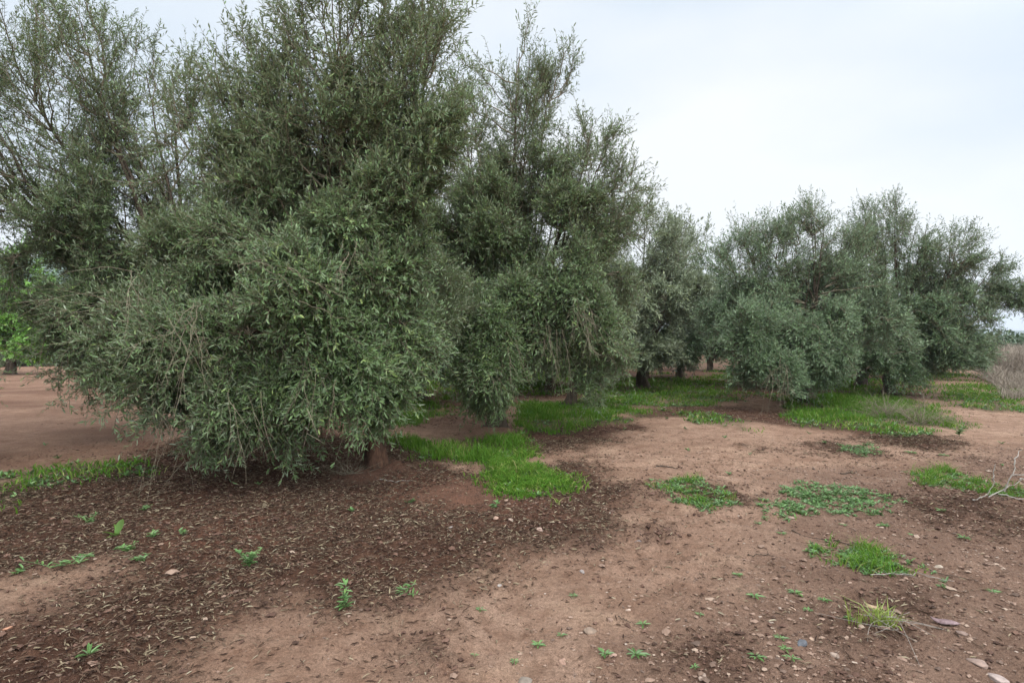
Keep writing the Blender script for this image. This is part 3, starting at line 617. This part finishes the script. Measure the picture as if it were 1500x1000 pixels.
Xn, Yn = scatter(rng, 90000, -3.5, 2.5, 5.2, 8.6, lambda X, Y: area(SHORT, X, Y, .3, 1.1) * (.1 + .9 * ss(.36, .6, fbm(X * 3, Y * 3, 76))))
Xs = np.concatenate([Xs, Xn]); Ys = np.concatenate([Ys, Yn])
V, q = blades(Xs, Ys, .055 + .05 * vnoise(Xs, Ys, 74) + .0025 * Ys, .008 + .0009 * Ys, rng, .8)
tag(link('short_grass', mesh('short_grass', V, 3, q, M['grass'], False, dict(rnd=np.repeat(np.clip(.9 * fbm(Xs * 1.5, Ys * 1.5, 78) - .1 + .55 * rng.random(len(Xs)), 0, 1), 5)))),
    'low green grass and weeds at the edges of the bare soil', 'grass', kind='stuff')


def weed_leaves(X, Y, rng, size, up=.5, k_=7, wr=.28, z=None):
    """little leafy sprigs at X,Y"""
    n = len(X); P = np.repeat(np.stack([X, Y, ground_z(X, Y) + .003 if z is None else z], -1), k_, 0); a = rng.uniform(0, 2 * math.pi, n * k_)
    D = np.stack([np.cos(a), np.sin(a), np.abs(rng.normal(up, .3, n * k_))], -1); Nv = np.stack([-np.cos(a) * .5, -np.sin(a) * .5, np.ones(n * k_)], -1)
    s = np.repeat(size, k_) * rng.uniform(.5, 1.2, n * k_)
    return leaves(P, D, Nv, s, s * wr, False, .2, .15)
Xw, Yw = scatter(rng, 30000, -10, 16, 5.0, 18, lambda X, Y: (m_tall(X, Y) * .25 + m_short(X, Y) * .5) * ss(.35, .6, fbm(X * 2.5, Y * 2.5, 75)) + .004)
V, q, fn, vp = weed_leaves(Xw, Yw, rng, .05 + .035 * rng.random(len(Xw)), .9, 7, .34)
tag(link('ground_weeds', mesh('ground_weeds', V, fn, q, M['weed'], False, dict(rnd=np.repeat(np.clip(rng.random(len(Xw) * 7), 0, .95), vp)))), 'leafy green weeds mixed into the grass patches', 'weeds', kind='stuff')
# ------------------------------------------------------------------ grass clumps and weeds one can point to
def clump(poly, label, seed, H, n, mt='grass', leafy=.3):
    rng = np.random.default_rng(seed); p = np.array(poly); c = p.mean(0)
    X = rng.uniform(p[:, 0].min() - .2, p[:, 0].max() + .2, n * 6); Y = rng.uniform(p[:, 1].min() - .2, p[:, 1].max() + .2, n * 6)
    d = sdf(poly, X, Y) + wob(X * 2, Y * 2) * .45; k_ = (rng.random(len(X)) < ss(-.14, .2, d) * (.25 + .75 * ss(.35, .6, fbm(X * 6, Y * 6, seed)))); X, Y = X[k_][:int(n * .75)], Y[k_][:int(n * .75)]
    root = bpy.data.objects.new('grass_clump', None); C.objects.link(root); zc = float(ground_z(c[:1], c[1:])[0]); root.location = (c[0], c[1], zc)
    nb = int(len(X) * (1 - leafy)); lo = np.array([c[0], c[1], zc])
    V, q = blades(X[:nb], Y[:nb], H * (.15 + 1.3 * vnoise(X[:nb] * 6, Y[:nb] * 6, seed) ** 1.5), .0065, rng, .9)
    link('blades', mesh('blades', V - lo, 3, q, M[mt], False, dict(rnd=np.repeat(np.clip(.3 + .6 * rng.random(nb), 0, 1), 5))), root)
    V, q, fn, vp = weed_leaves(X[nb:], Y[nb:], rng, np.full(len(X) - nb, .045), .6, 6)
    link('leaves', mesh('leaves', V - lo, fn, q, M['weed'], False, dict(rnd=np.repeat(np.clip(.2 + .7 * rng.random((len(X) - nb) * 6), 0, 1), vp))), root)
    tag(root, label, 'grass clump')
clump(CLUMPS['a'], 'green grass clump leftmost of those on the bare path, edged by dark soil', 101, .10, 1500)
clump(CLUMPS['b'], 'wide low patch of grey green leafy weeds in the middle of the path', 102, .06, 1100, 'weed', .75)
clump(CLUMPS['c'], 'long bright green grass clump on the stony ground, nearest of the big clumps', 103, .12, 1700, 'grass', .2)
clump(CLUMPS['d'], 'long low band of grass beside the white dead branch at the right edge', 104, .13, 2200, 'grass', .15)
clump(CLUMPS['e'], 'small pale grass tuft alone on the far bare soil', 105, .08, 500, 'weed', .5)
clump(CLUMPS['f'], 'small weedy tuft just left of the wide leafy patch', 106, .05, 300, 'grass', .5)

def rosette(px, py, size, label, seed, nl=11, up=.25, wr=.26, m_='weed', cat='weed', name='rosette_weed', group='small rosette weeds on the path'):
    rng = np.random.default_rng(seed); x, y = G(px, py); z = float(ground_z(np.array([x]), np.array([y]))[0])
    root = bpy.data.objects.new(name, None); C.objects.link(root); root.location = (x, y, z)
    a = np.arange(nl) * 2.399 + rng.normal(0, .15, nl); u = up + .5 * np.arange(nl) / nl
    D = np.stack([np.cos(a), np.sin(a), u * rng.uniform(.6, 1.3, nl)], -1); Nv = np.stack([-np.cos(a) * .4, -np.sin(a) * .4, np.ones(nl)], -1)
    s = size * rng.uniform(.65, 1.15, nl) * np.linspace(1.1, .6, nl)
    V, q, fn, vp = leaves(np.tile([[0, 0, .006]], (nl, 1)) + D * .004, D, Nv, s, s * wr, False, .2, .25)
    link('leaves', mesh('leaves', V, fn, q, M[m_], False, dict(rnd=np.repeat(rng.uniform(.35, .9, nl), vp))), root)
    tag(root, label, cat, group)
    return root
ros = [(931, 960, .055, 'star shaped green rosette at the bottom, right one of a close pair'), (886, 962, .045, 'star shaped green rosette at the bottom, left one of a close pair'),
       (942, 915, .042, 'green rosette weed just above the pair of star shaped rosettes'), (788, 943, .045, 'compact green rosette on the smooth tan soil near bottom centre'),
       (703, 896, .03, 'tiny green rosette on tan soil below the litter edge'), (754, 968, .026, 'tiny sprout below the compact rosette'), (822, 932, .024, 'tiny grey sprout right of the compact rosette'),
       (695, 958, .018, 'minute seedling left of the bottom centre sprouts'), (1025, 900, .024, 'tiny rosette left of the grey stone and the weeds row'), (1105, 873, .045, 'rosette weed left of the trio under the big grass clump'),
       (1165, 866, .055, 'largest rosette weed of the row under the big grass clump'), (1207, 880, .045, 'rosette weed between the largest of the row and the yellow tuft'), (1183, 893, .035, 'low rosette just below the largest one of the row'),
       (1245, 905, .035, 'dark green rosette beside the dry twigs of the yellow tuft'), (1143, 940, .035, 'upper rosette of the chain running to the bottom edge'), (1150, 955, .03, 'middle rosette of the chain running to the bottom edge'),
       (1160, 968, .035, 'lower rosette of the chain running to the bottom edge'), (1108, 965, .045, 'flat spreading rosette left of the chain, near the bottom edge'), (1017, 977, .028, 'small rosette at the bottom edge beside dark crumbly soil'),
       (1080, 838, .04, 'two leaf weed left of the long grass clump'), (1145, 782, .035, 'small weed midway between the leafy patch and the long grass clump'), (1235, 770, .03, 'small pale weed below the wide leafy patch'),
       (1295, 770, .06, 'spreading pale green weed right of centre on the stony ground'), (1330, 778, .05, 'weed joined to the right of the spreading pale one'), (1412, 785, .055, 'green weed on the dark mulch near the right edge'),
       (1380, 748, .06, 'low weed above the dark mulch at the right'), (1380, 858, .04, 'small weed right of the long grass clump tip'), (1455, 866, .045, 'pale weed near the right edge among the stones'),
       (1335, 665, .07, 'small low weed on the far bare soil'), (840, 874, .03, 'faint thin weed on the smooth tan soil'), (1382, 668, .07, 'yellowish low weed on the far soil at right')]
for j, (px, py, s, lb) in enumerate(ros): rosette(px, py, s * 1.15, lb, 300 + j)
def weed(px, py, h, n, label, seed, lw=.3, ls=.05, mt='weed', name='weed', spread=.1):
    rng = np.random.default_rng(seed); x, y = G(px, py); z = float(ground_z(np.array([x]), np.array([y]))[0])
    root = bpy.data.objects.new(name, None); C.objects.link(root); root.location = (x, y, z)
    ns = max(3, n // 9); a = rng.uniform(0, 2 * math.pi, ns); e = np.stack([np.cos(a) * spread, np.sin(a) * spread, np.full(ns, h)], -1) * rng.uniform(.4, 1.1, (ns, 1))
    P = bez(np.zeros((ns, 3)), e * [.3, .3, .7], e, 6); V, q = tubes(P, np.linspace(.003, .001, 6)[None].repeat(ns, 0), 4)
    link('stem', mesh('stem', V, 4, q, M['weed'], True, dict(rnd=np.full(len(V), .5))), root)
    si = rng.integers(0, ns, n); B = P[si, rng.integers(1, 6, n)]; b_ = rng.uniform(0, 2 * math.pi, n)
    D = np.stack([np.cos(b_), np.sin(b_), rng.uniform(.1, .9, n)], -1); s = ls * rng.uniform(.6, 1.3, n)
    V, q, fn, vp = leaves(B, D, np.stack([-np.cos(b_) * .5, -np.sin(b_) * .5, np.ones(n)], -1), s, s * lw, False, .2, .2)
    link('leaves', mesh('leaves', V, fn, q, M[mt], False, dict(rnd=np.repeat(rng.uniform(.3, .95, n), vp))), root)
    tag(root, label, 'weed'); return root
weed(365, 832, .14, 120, 'feathery bushy green weed standing in the dark leaf litter', 401, .3, .04)
weed(505, 890, .13, 40, 'narrow upright pale weed at the edge of litter and tan soil', 402, .3, .05, spread=.04)
weed(590, 875 - 3, .03, 30, 'low sprawling dull weed just inside the tan soil below the litter', 403, .2, .05, spread=.12)
weed(190, 806, .05, 40, 'low spreading weed below the broad leaved plant', 404, .35, .045, spread=.14)
weed(207, 820, .05, 45, 'round low weed below and right of the spreading one in the litter', 405, .25, .04, spread=.09)
weed(75, 832, .04, 36, 'flat spreading weed at the edge of the left bare patch', 406, .25, .06, spread=.2)
weed(22, 838, .04, 22, 'flat weed nearest the left edge on the bare patch', 407, .25, .05, spread=.12)
weed(130, 765, .08, 50, 'thin dull weed left of the broad leaved plant', 408, .25, .04, spread=.08)
weed(222, 785, .05, 40, 'small weed right of the broad leaved plant', 409, .3, .04, spread=.08)
weed(268, 784, .05, 30, 'tiny weed in the litter below the hanging skirt', 410, .3, .04, spread=.06)
weed(210, 745, .05, 25, 'tiny weed under the left end of the leafy skirt', 411, .3, .04, spread=.06)
weed(725, 745, .04, 25, 'small weed on the reddish soil patch', 412, .35, .04, spread=.05)
weed(1405, 640, .2, 60, 'dark stemmed weed with a pale head at the edge of the grass', 413, .3, .07, spread=.1)
rosette(130, 966, .075, 'pale pointed leaf weed near the lower left corner', 420, 7, .9, .25, 'weed', 'weed', 'weed', None)
# broad leaved plant
x, y = G(170, 782); z = float(ground_z(np.array([x]), np.array([y]))[0])
bp_ = bpy.data.objects.new('broadleaf_plant', None); C.objects.link(bp_); bp_.location = (x, y, z)
for (dx, dy, dz, L_, w_) in ((.35, -.1, 1, .22, .055), (-.75, -.2, .55, .13, .06), (.05, -.5, .45, .11, .055), (-.35, .3, .9, .14, .055), (.75, .2, .35, .09, .045), (-.3, -.6, .2, .08, .04)):
    D = nrm(np.array([[dx, dy, dz]])); s_ = nrm(np.cross(D, [[0, .4, 1]])); nn = np.cross(s_, D); K = 7; u = np.linspace(0, 1, K)
    cen = D * L_ * u[:, None] - np.array([[0, 0, 1]]) * (L_ * .25 * u ** 2)[:, None]; wd = w_ * .5 * np.sin(np.pi * np.clip(u * .92 + .08, 0, 1)) ** .8
    V = np.concatenate([cen - s_ * wd[:, None] + nn * wd[:, None] * .35, cen, cen + s_ * wd[:, None] + nn * wd[:, None] * .35])
    q = [];
    for j in range(K - 1): q += [j, K + j, K + j + 1, j + 1, K + j, 2 * K + j, 2 * K + j + 1, K + j + 1]
    lf = link('leaf', mesh('leaf', V, 4, np.array(q), M['spring'], True, dict(rnd=np.full(len(V), .4))), bp_)
tag(bp_, 'bright green plant with a few broad upright leaves in the leaf litter at left', 'plant')

# yellow grass tuft
x, y = G(1292, 912); rng = np.random.default_rng(8); lo = np.array([x, y, float(ground_z(np.array([x]), np.array([y]))[0])])
yt = bpy.data.objects.new('grass_tuft', None); C.objects.link(yt); yt.location = lo
X = x + rng.normal(0, .035, 90); Y = y + rng.normal(0, .03, 90); V, q = blades(X, Y, .15, .007, rng, .8, np.full(90, lo[2]))
link('blades', mesh('blades', V - lo, 3, q, M['yellow'], False, dict(rnd=np.repeat(rng.random(90), 5))), yt)
X = x - .15 + rng.normal(0, .02, 25); V, q = blades(X, Y[:25], .13, .006, rng, .3, np.full(25, lo[2]))
link('thin_blades', mesh('thin_blades', V - lo, 3, q, M['yellow'], False, dict(rnd=np.repeat(rng.random(25), 5))), yt)
P = bez(rng.normal(0, .03, (16, 3)) * [1, 1, .2] + [0, 0, .03], rng.normal(0, .12, (16, 3)) * [1, 1, .2] + [.0, 0, .10], rng.normal(0, .2, (16, 3)) * [1, .8, 0] + [.02, -.05, .012], 7)
V, q = tubes(P, np.full((16, 7), .0011), 4); link('dry_stalks', mesh('dry_stalks', V, 4, q, M['dead'], True), yt)
tag(yt, 'yellow green grass tuft with dry stalks at lower right', 'grass tuft')

# ------------------------------------------------------------------ stones
def stone(px, py, w, col, label, seed, flat=.5, lift=.25, name='stone', elong=1.35):
    rng = np.random.default_rng(seed); x, y = G(px, py)
    import bmesh
    bm = bmesh.new(); bmesh.ops.create_icosphere(bm, subdivisions=3, radius=1)
    ph = rng.uniform(0, 6, 6)
    pl = [(nrm(rng.normal(size=3)), rng.uniform(.6, .85)) for _ in range(9)]
    for v in bm.verts:
        p = np.array(v.co); 
        for nrm_, d in pl:
            s = p @ nrm_
            if s > d: p = p - nrm_ * (s - d) * .85
        p = p * (1 + .05 * math.sin(p[0] * 5 + ph[0]) + .05 * math.sin(p[1] * 6 + ph[1]) + .04 * math.sin(p[2] * 7 + ph[2]))
        v.co = (p[0] * w * .5 * elong, p[1] * w * .5, p[2] * w * .5 * flat)
    me = bpy.data.meshes.new(name); bm.to_mesh(me); bm.free(); me.materials.append(stone_mat('stone_' + name, col))
    me.polygons.foreach_set('use_smooth', np.full(len(me.polygons), True))
    o = link(name, me, None, (x, y, float(ground_z(np.array([x]), np.array([y]))[0]) + w * .5 * flat * lift)); o.rotation_euler = (rng.normal(0, .15), rng.normal(0, .15), rng.uniform(0, 6.28))
    tag(o, label, 'stone', 'loose stones on the path'); return o
st = [(1175, 948, .05, (.13, .135, .15), 'smooth dark grey rounded stone near the bottom right'), (1275, 882, .09, (.42, .28, .17), 'large tan half buried stone behind the yellow tuft'),
      (1433, 974, .07, (.35, .24, .19), 'flat pinkish stone at the bottom right near the edge'), (1462, 990, .07, (.44, .34, .30), 'pale pink white stone in the bottom right corner'),
      (1375, 826, .06, (.46, .37, .28), 'whitish stone on the gravel right of the long grass clump'), (1343, 785, .05, (.42, .30, .22), 'flat tan stone above the whitish stone'),
      (864, 924, .065, (.30, .21, .15), 'tan lump stone beside the small rosettes at bottom centre'), (898, 962, .035, (.5, .32, .24), 'pinkish stone touching the star shaped rosettes'),
      (920, 893, .028, (.6, .44, .34), 'small pale stone right of the bare tan soil'), (894, 907, .03, (.35, .22, .16), 'small brown stone left of the small pale stone'),
      (770, 996, .06, (.30, .24, .19), 'rough grey tan stone at the very bottom centre'), (726, 763, .05, (.52, .33, .24), 'pinkish pebble left one of two in the litter'),
      (748, 764, .045, (.5, .36, .28), 'pinkish pebble right one of two in the litter'), (790, 781, .05, (.48, .33, .26), 'pale pink flat pebble at the litter edge'),
      (695, 813, .028, (.55, .40, .24), 'ochre round pebble deep in the litter'), (878, 762, .035, (.5, .36, .28), 'pebble at the right tip of the litter'),
      (660, 775, .04, (.42, .36, .34), 'greyish flat pebble left in the litter'), (853, 837, .04, (.38, .32, .29), 'pale grey stone on the tan soil right of the litter'),
      (732, 852, .03, (.42, .36, .32), 'pale pebble just outside the litter edge'), (1160, 892, .04, (.45, .3, .21), 'brown stone left of the low rosettes'),
      (1190, 935, .03, (.5, .34, .24), 'ochre pebble right of the chain of rosettes'), (1222, 962, .04, (.42, .31, .24), 'flat brown pebble at bottom right of the chain'),
      (1408, 975 - 45, .05, (.28, .19, .15), 'dull brown stone below the purple bark piece'), (1030, 985, .045, (.42, .31, .24), 'brown stone beside the bottom dark crumbs'),
      (825, 969, .04, (.46, .28, .20), 'reddish stone at the bottom right of the tan soil'), (12, 925, .045, (.5, .25, .15), 'orange pebble at the left edge on bare soil'),
      (1160, 757, .05, (.38, .27, .2), 'small stone at the corner of the wide leafy patch'), (935, 800 - 10, .06, (.22, .18, .17), 'dark grey flat stone in the crumbly soil')]
for j, (px, py, w, col, lb) in enumerate(st): stone(px, py, w, col, lb, 500 + j)

# ------------------------------------------------------------------ bark piece, twigs, dead branches
x, y = G(1383, 916); z = float(ground_z(np.array([x]), np.array([y]))[0]); K = 9; u = np.linspace(-1, 1, K)
V = []; wd = .021 * (1 - u ** 2) ** .6 + .002
for s_ in (-1, -.5, 0, .5, 1):
    for j in range(K): V.append((u[j] * .068, s_ * wd[j], .022 - .5 * abs(s_) * wd[j] + .006 * math.sin(u[j] * 3)))
q = []
for a_ in range(4):
    for j in range(K - 1): q += [a_ * K + j, (a_ + 1) * K + j, (a_ + 1) * K + j + 1, a_ * K + j + 1]
bk = link('bark_piece', mesh('bark_piece', np.array(V), 4, np.array(q), bark_mat('purple_bark', (.09, .055, .055), (.17, .115, .115), (.27, .20, .20), 30, .2), True), None, (x, y, z + .004)); bk.rotation_euler = (.15, .1, -.45)
sm = bk.modifiers.new('thickness', 'SOLIDIFY'); sm.thickness = .004
tag(bk, 'curled purplish brown piece of bark lying on the gravel at lower right', 'bark piece')
def stick(pts, r, label, mt='dark_twig', name='fallen_twig', forks=3, seed=1, lift=.006, cat='twig'):
    rng = np.random.default_rng(seed); p = np.array([G(*q_) for q_ in pts]); K = 16
    t_ = np.linspace(0, len(p) - 1, K); xx = np.interp(t_, np.arange(len(p)), p[:, 0]); yy = np.interp(t_, np.arange(len(p)), p[:, 1])
    P = np.stack([xx + rng.normal(0, .006, K), yy + rng.normal(0, .01, K), ground_z(xx, yy) + lift + np.abs(rng.normal(0, .004, K))], -1)
    c = P.mean(0); Ps = [P - c]; V, q = tubes((P - c)[None], np.linspace(r, r * .4, K)[None], 5)
    for f_ in range(forks):
        k_ = rng.integers(3, K - 3); d = P[k_ + 1] - P[k_]; d = nrm(d + rng.normal(0, .5, 3) * np.linalg.norm(d)); l_ = rng.uniform(.08, .2)
        e = P[k_] - c + d * l_; e[2] = P[k_][2] - c[2] + .01; b_ = bez((P[k_] - c)[None], ((P[k_] - c + e) / 2 + [0, 0, .01])[None], e[None], 6)
        v2, q2 = tubes(b_, np.linspace(r * .6, r * .25, 6)[None], 4); q = np.concatenate([q, q2 + len(V)]); V = np.concatenate([V, v2])
    o = link(name, mesh(name, V, 4, q, M[mt], True), None, c); tag(o, label, cat); return o
stick([(1160, 775), (1215, 790), (1290, 812), (1370, 835), (1430, 848)], .005, 'long thin dark twig running past the long grass clump', seed=2)
stick([(1095, 812), (1140, 815)], .004, 'short dark twig left of the long grass clump', seed=3, forks=1)
stick([(962, 683), (992, 688)], .012, 'dark stick lying on the far bare soil', seed=4, forks=0)
stick([(1232, 695), (1255, 690)], .012, 'dark curved stick on the far bare soil at right', seed=5, forks=1)
stick([(555, 706), (604, 707)], .006, 'thin pale stick on the litter below the nearest trunk', 'dead', seed=6, forks=0)
stick([(905, 902), (930, 912)], .003, 'tiny dark twig beside the small stones at bottom', seed=7, forks=0)
stick([(1275, 790 + 60), (1350, 845), (1395, 850)], .003, 'thin bent twig curling at the tip of the long grass clump', 'dead', seed=9, forks=2, lift=.02)

def dead_bush(x, y, n, size, label, name, mt, seed, flat=.6, r=.006, base=0.1):
    rng = np.random.default_rng(seed); z = float(ground_z(np.array([x]), np.array([y]))[0])
    a = rng.normal(0, base, (n, 3)) * [size, size, 0]; d = sphere_dirs(rng, n); d[:, 2] = np.abs(d[:, 2]) * flat; l_ = size * rng.uniform(.5, 1.1, (n, 1))
    e = a + d * l_; P = bez(a, a + d * l_ * .5 + rng.normal(0, .12, (n, 3)) * size, e, 8); P[..., 2] = np.maximum(P[..., 2], .01)
    V, q = tubes(P, np.linspace(1, .3, 8)[None] * rng.uniform(.5, 1.2, (n, 1)) * r, 4)
    m_ = n * 5; s0 = P[rng.integers(0, n, m_), rng.integers(2, 8, m_)]; d2 = sphere_dirs(rng, m_) * size * rng.uniform(.1, .35, (m_, 1))
    P2 = bez(s0, s0 + d2 * .5 + rng.normal(0, .02, (m_, 3)) * size, s0 + d2, 5); P2[..., 2] = np.maximum(P2[..., 2], .01)
    v2, q2 = tubes(P2, np.linspace(1, .4, 5)[None] * np.full((m_, 1), r * .35), 3)
    o = link(name, mesh(name, np.concatenate([V, v2]), 4, np.concatenate([q, q2 + len(V)]), M[mt], True), None, (x, y, z)); tag(o, label, 'dead branches'); return o
x, y = G(1300, 612); dead_bush(x, y, 80, .85, 'tangle of grey dead branches in the grass under the rightmost tree', 'brush_pile', 'twig', 21, .7, .006)
x, y = G(1345, 622); dead_bush(x, y, 80, .7, 'smaller brown heap of dry twigs right of the grey tangle', 'brush_pile', 'twig', 22, .8, .007)
# white dead branch at the right edge
x, y = G(1448, 735); z = float(ground_z(np.array([x]), np.array([y]))[0]); rng = np.random.default_rng(30)
cur = [((-.12, .05, .01), (.0, 0, .02), (.06, 0, .20)), ((.06, 0, .20), (.03, 0, .3), (.07, 0, .38)), ((.0, 0, .05), (.25, .1, .1), (.42, .1, .2)), ((.2, .05, .09), (.25, 0, .28), (.30, .05, .36)),
       ((.30, .05, .36), (.3, .05, .45), (.42, .1, .5)), ((.27, .05, .25), (.35, .0, .28), (.4, 0, .26)), ((.1, 0, .08), (.15, -.1, .1), (.3, -.15, .03)), ((.4, .1, .2), (.5, .1, .2), (.65, .1, .12))]
A = np.array([c_[0] for c_ in cur]); B_ = np.array([c_[1] for c_ in cur]); E_ = np.array([c_[2] for c_ in cur]); P = bez(A, B_, E_, 9); P[:, 1:-1] += rng.normal(0, .006, P[:, 1:-1].shape)
V, q = tubes(P, np.linspace(.007, .003, 9)[None].repeat(len(cur), 0), 5)
tag(link('dead_branch', mesh('dead_branch', V, 4, q, M['dead'], True), None, (x, y, z)), 'bleached forked dead branch sticking up from the grass at the right edge', 'dead branch')
# roots and old shoots around the nearest trunk
dead_bush(-1.9, 6.72, 26, .42, 'bare brittle shoots around the foot of the nearest trunk', 'dead_shoots', 'twig', 31, .7, .004)

# ------------------------------------------------------------------ dry scrub and far vegetation
rng = np.random.default_rng(40)
n = 90000; Y = 15.5 + 44 * rng.random(n) ** 1.3; X = Y * rng.uniform(.80, 1.15, n) + 1.0
kk = (X > .76 * Y + 2.4 * (vnoise(X * .9, Y * .9, 97) - .2)) & (fbm(X * .3, Y * .3, 90) > .25) & (rng.random(n) < .25 + .75 * ss(18, 25, Y)); X, Y = X[kk], Y[kk]; n = len(X)
H = (.65 + .9 * fbm(X * .4, Y * .4, 91)) * rng.uniform(.5, 1.1, n)
a = np.stack([X, Y, ground_z(X, Y)], -1); d = rng.normal(0, .75, (n, 3)); d[:, 2] = 1; H = H * (.22 + .78 * ss(16.5, 25, Y)) * (.14 + .86 * ss(-.4, 2.4, X - .785 * Y)) * (.45 + .9 * vnoise(X * 1.1, Y * .6, 93)); e = a + d * H[:, None]; P = bez(a, a + (e - a) * .5 + rng.normal(0, .2, (n, 3)) * H[:, None], e, 4)
V, q = tubes(P, np.linspace(1, .4, 4)[None] * (.004 + .00028 * Y)[:, None], 3)
ds = mat('dry_reed'); k = N(ds[1]); f = k.noise(.8, 3, .6)
k.l(k.ramp(f, (.3, (.17, .13, .10)), (.55, (.25, .205, .16)), (.75, (.32, .285, .21))), ds[2].inputs['Base Color']); ds[2].inputs['Roughness'].default_value = 1
tag(link('dry_scrub', mesh('dry_scrub', V, 4, q, ds[0], False)), 'tangled grey brown dry scrub beyond the path at the right edge', 'scrub', kind='stuff')
# undergrowth beyond the track at far left
n = 60000; Y = rng.uniform(36, 50, n); X = Y * rng.uniform(-1.05, -.6, n); hh = (.7 + 1.9 * fbm(X * .3, Y * .3, 96)); zc = hh * rng.random(n)
V, q, fn, vp = leaves(np.stack([X, Y, zc], -1), sphere_dirs(rng, n), sphere_dirs(rng, n), rng.uniform(.14, .3, n), rng.uniform(.06, .12, n), True, .2, 0)
tag(link('undergrowth', mesh('undergrowth', V, fn, q, M['olive_dry'], False, dict(rnd=np.repeat(rng.random(n) * .8, vp)))), 'rough green undergrowth closing off the dirt track at far left', 'undergrowth', kind='stuff')
# far wood
n = 170000; th = rng.uniform(R(-52), R(52), n); rr = rng.uniform(62, 130, n); X = rr * np.sin(th); Y = rr * np.cos(th)
hh = (1.3 + 1.7 * fbm(X * .12, Y * .12, 95)); zc = hh * rng.random(n) ** .7; kk = ~((th < R(-36)) & (zc > 2.5)); X, Y, zc = X[kk], Y[kk], zc[kk]; n = len(X)
V, q, fn, vp = leaves(np.stack([X, Y, zc], -1), sphere_dirs(rng, n), sphere_dirs(rng, n), rng.uniform(.25, .5, n), rng.uniform(.12, .25, n), True, .2, 0)
tag(link('distant_trees', mesh('distant_trees', V, fn, q, M['scrub'], False, dict(rnd=np.repeat(rng.random(n) * .8, vp)))), 'dark green far line of trees along the horizon', 'trees', kind='stuff')

# ------------------------------------------------------------------ air
hb = bpy.data.meshes.new('haze'); import bmesh
bm = bmesh.new(); bmesh.ops.create_cube(bm, size=1); bm.to_mesh(hb); bm.free()
hm = bpy.data.materials.new('haze_air'); hm.use_nodes = True; ht = hm.node_tree; ht.nodes.clear()
ho = ht.nodes.new('ShaderNodeOutputMaterial'); pv = ht.nodes.new('ShaderNodeVolumePrincipled')
pv.inputs['Color'].default_value = (.80, .88, 1, 1); pv.inputs['Density'].default_value = .0003; pv.inputs['Anisotropy'].default_value = .2
ht.links.new(pv.outputs[0], ho.inputs['Volume']); hb.materials.append(hm)
hz_o = link('haze', hb, None, (0, 0, 85)); hz_o.scale = (8200, 8200, 176); tag(hz_o, kind='stuff')
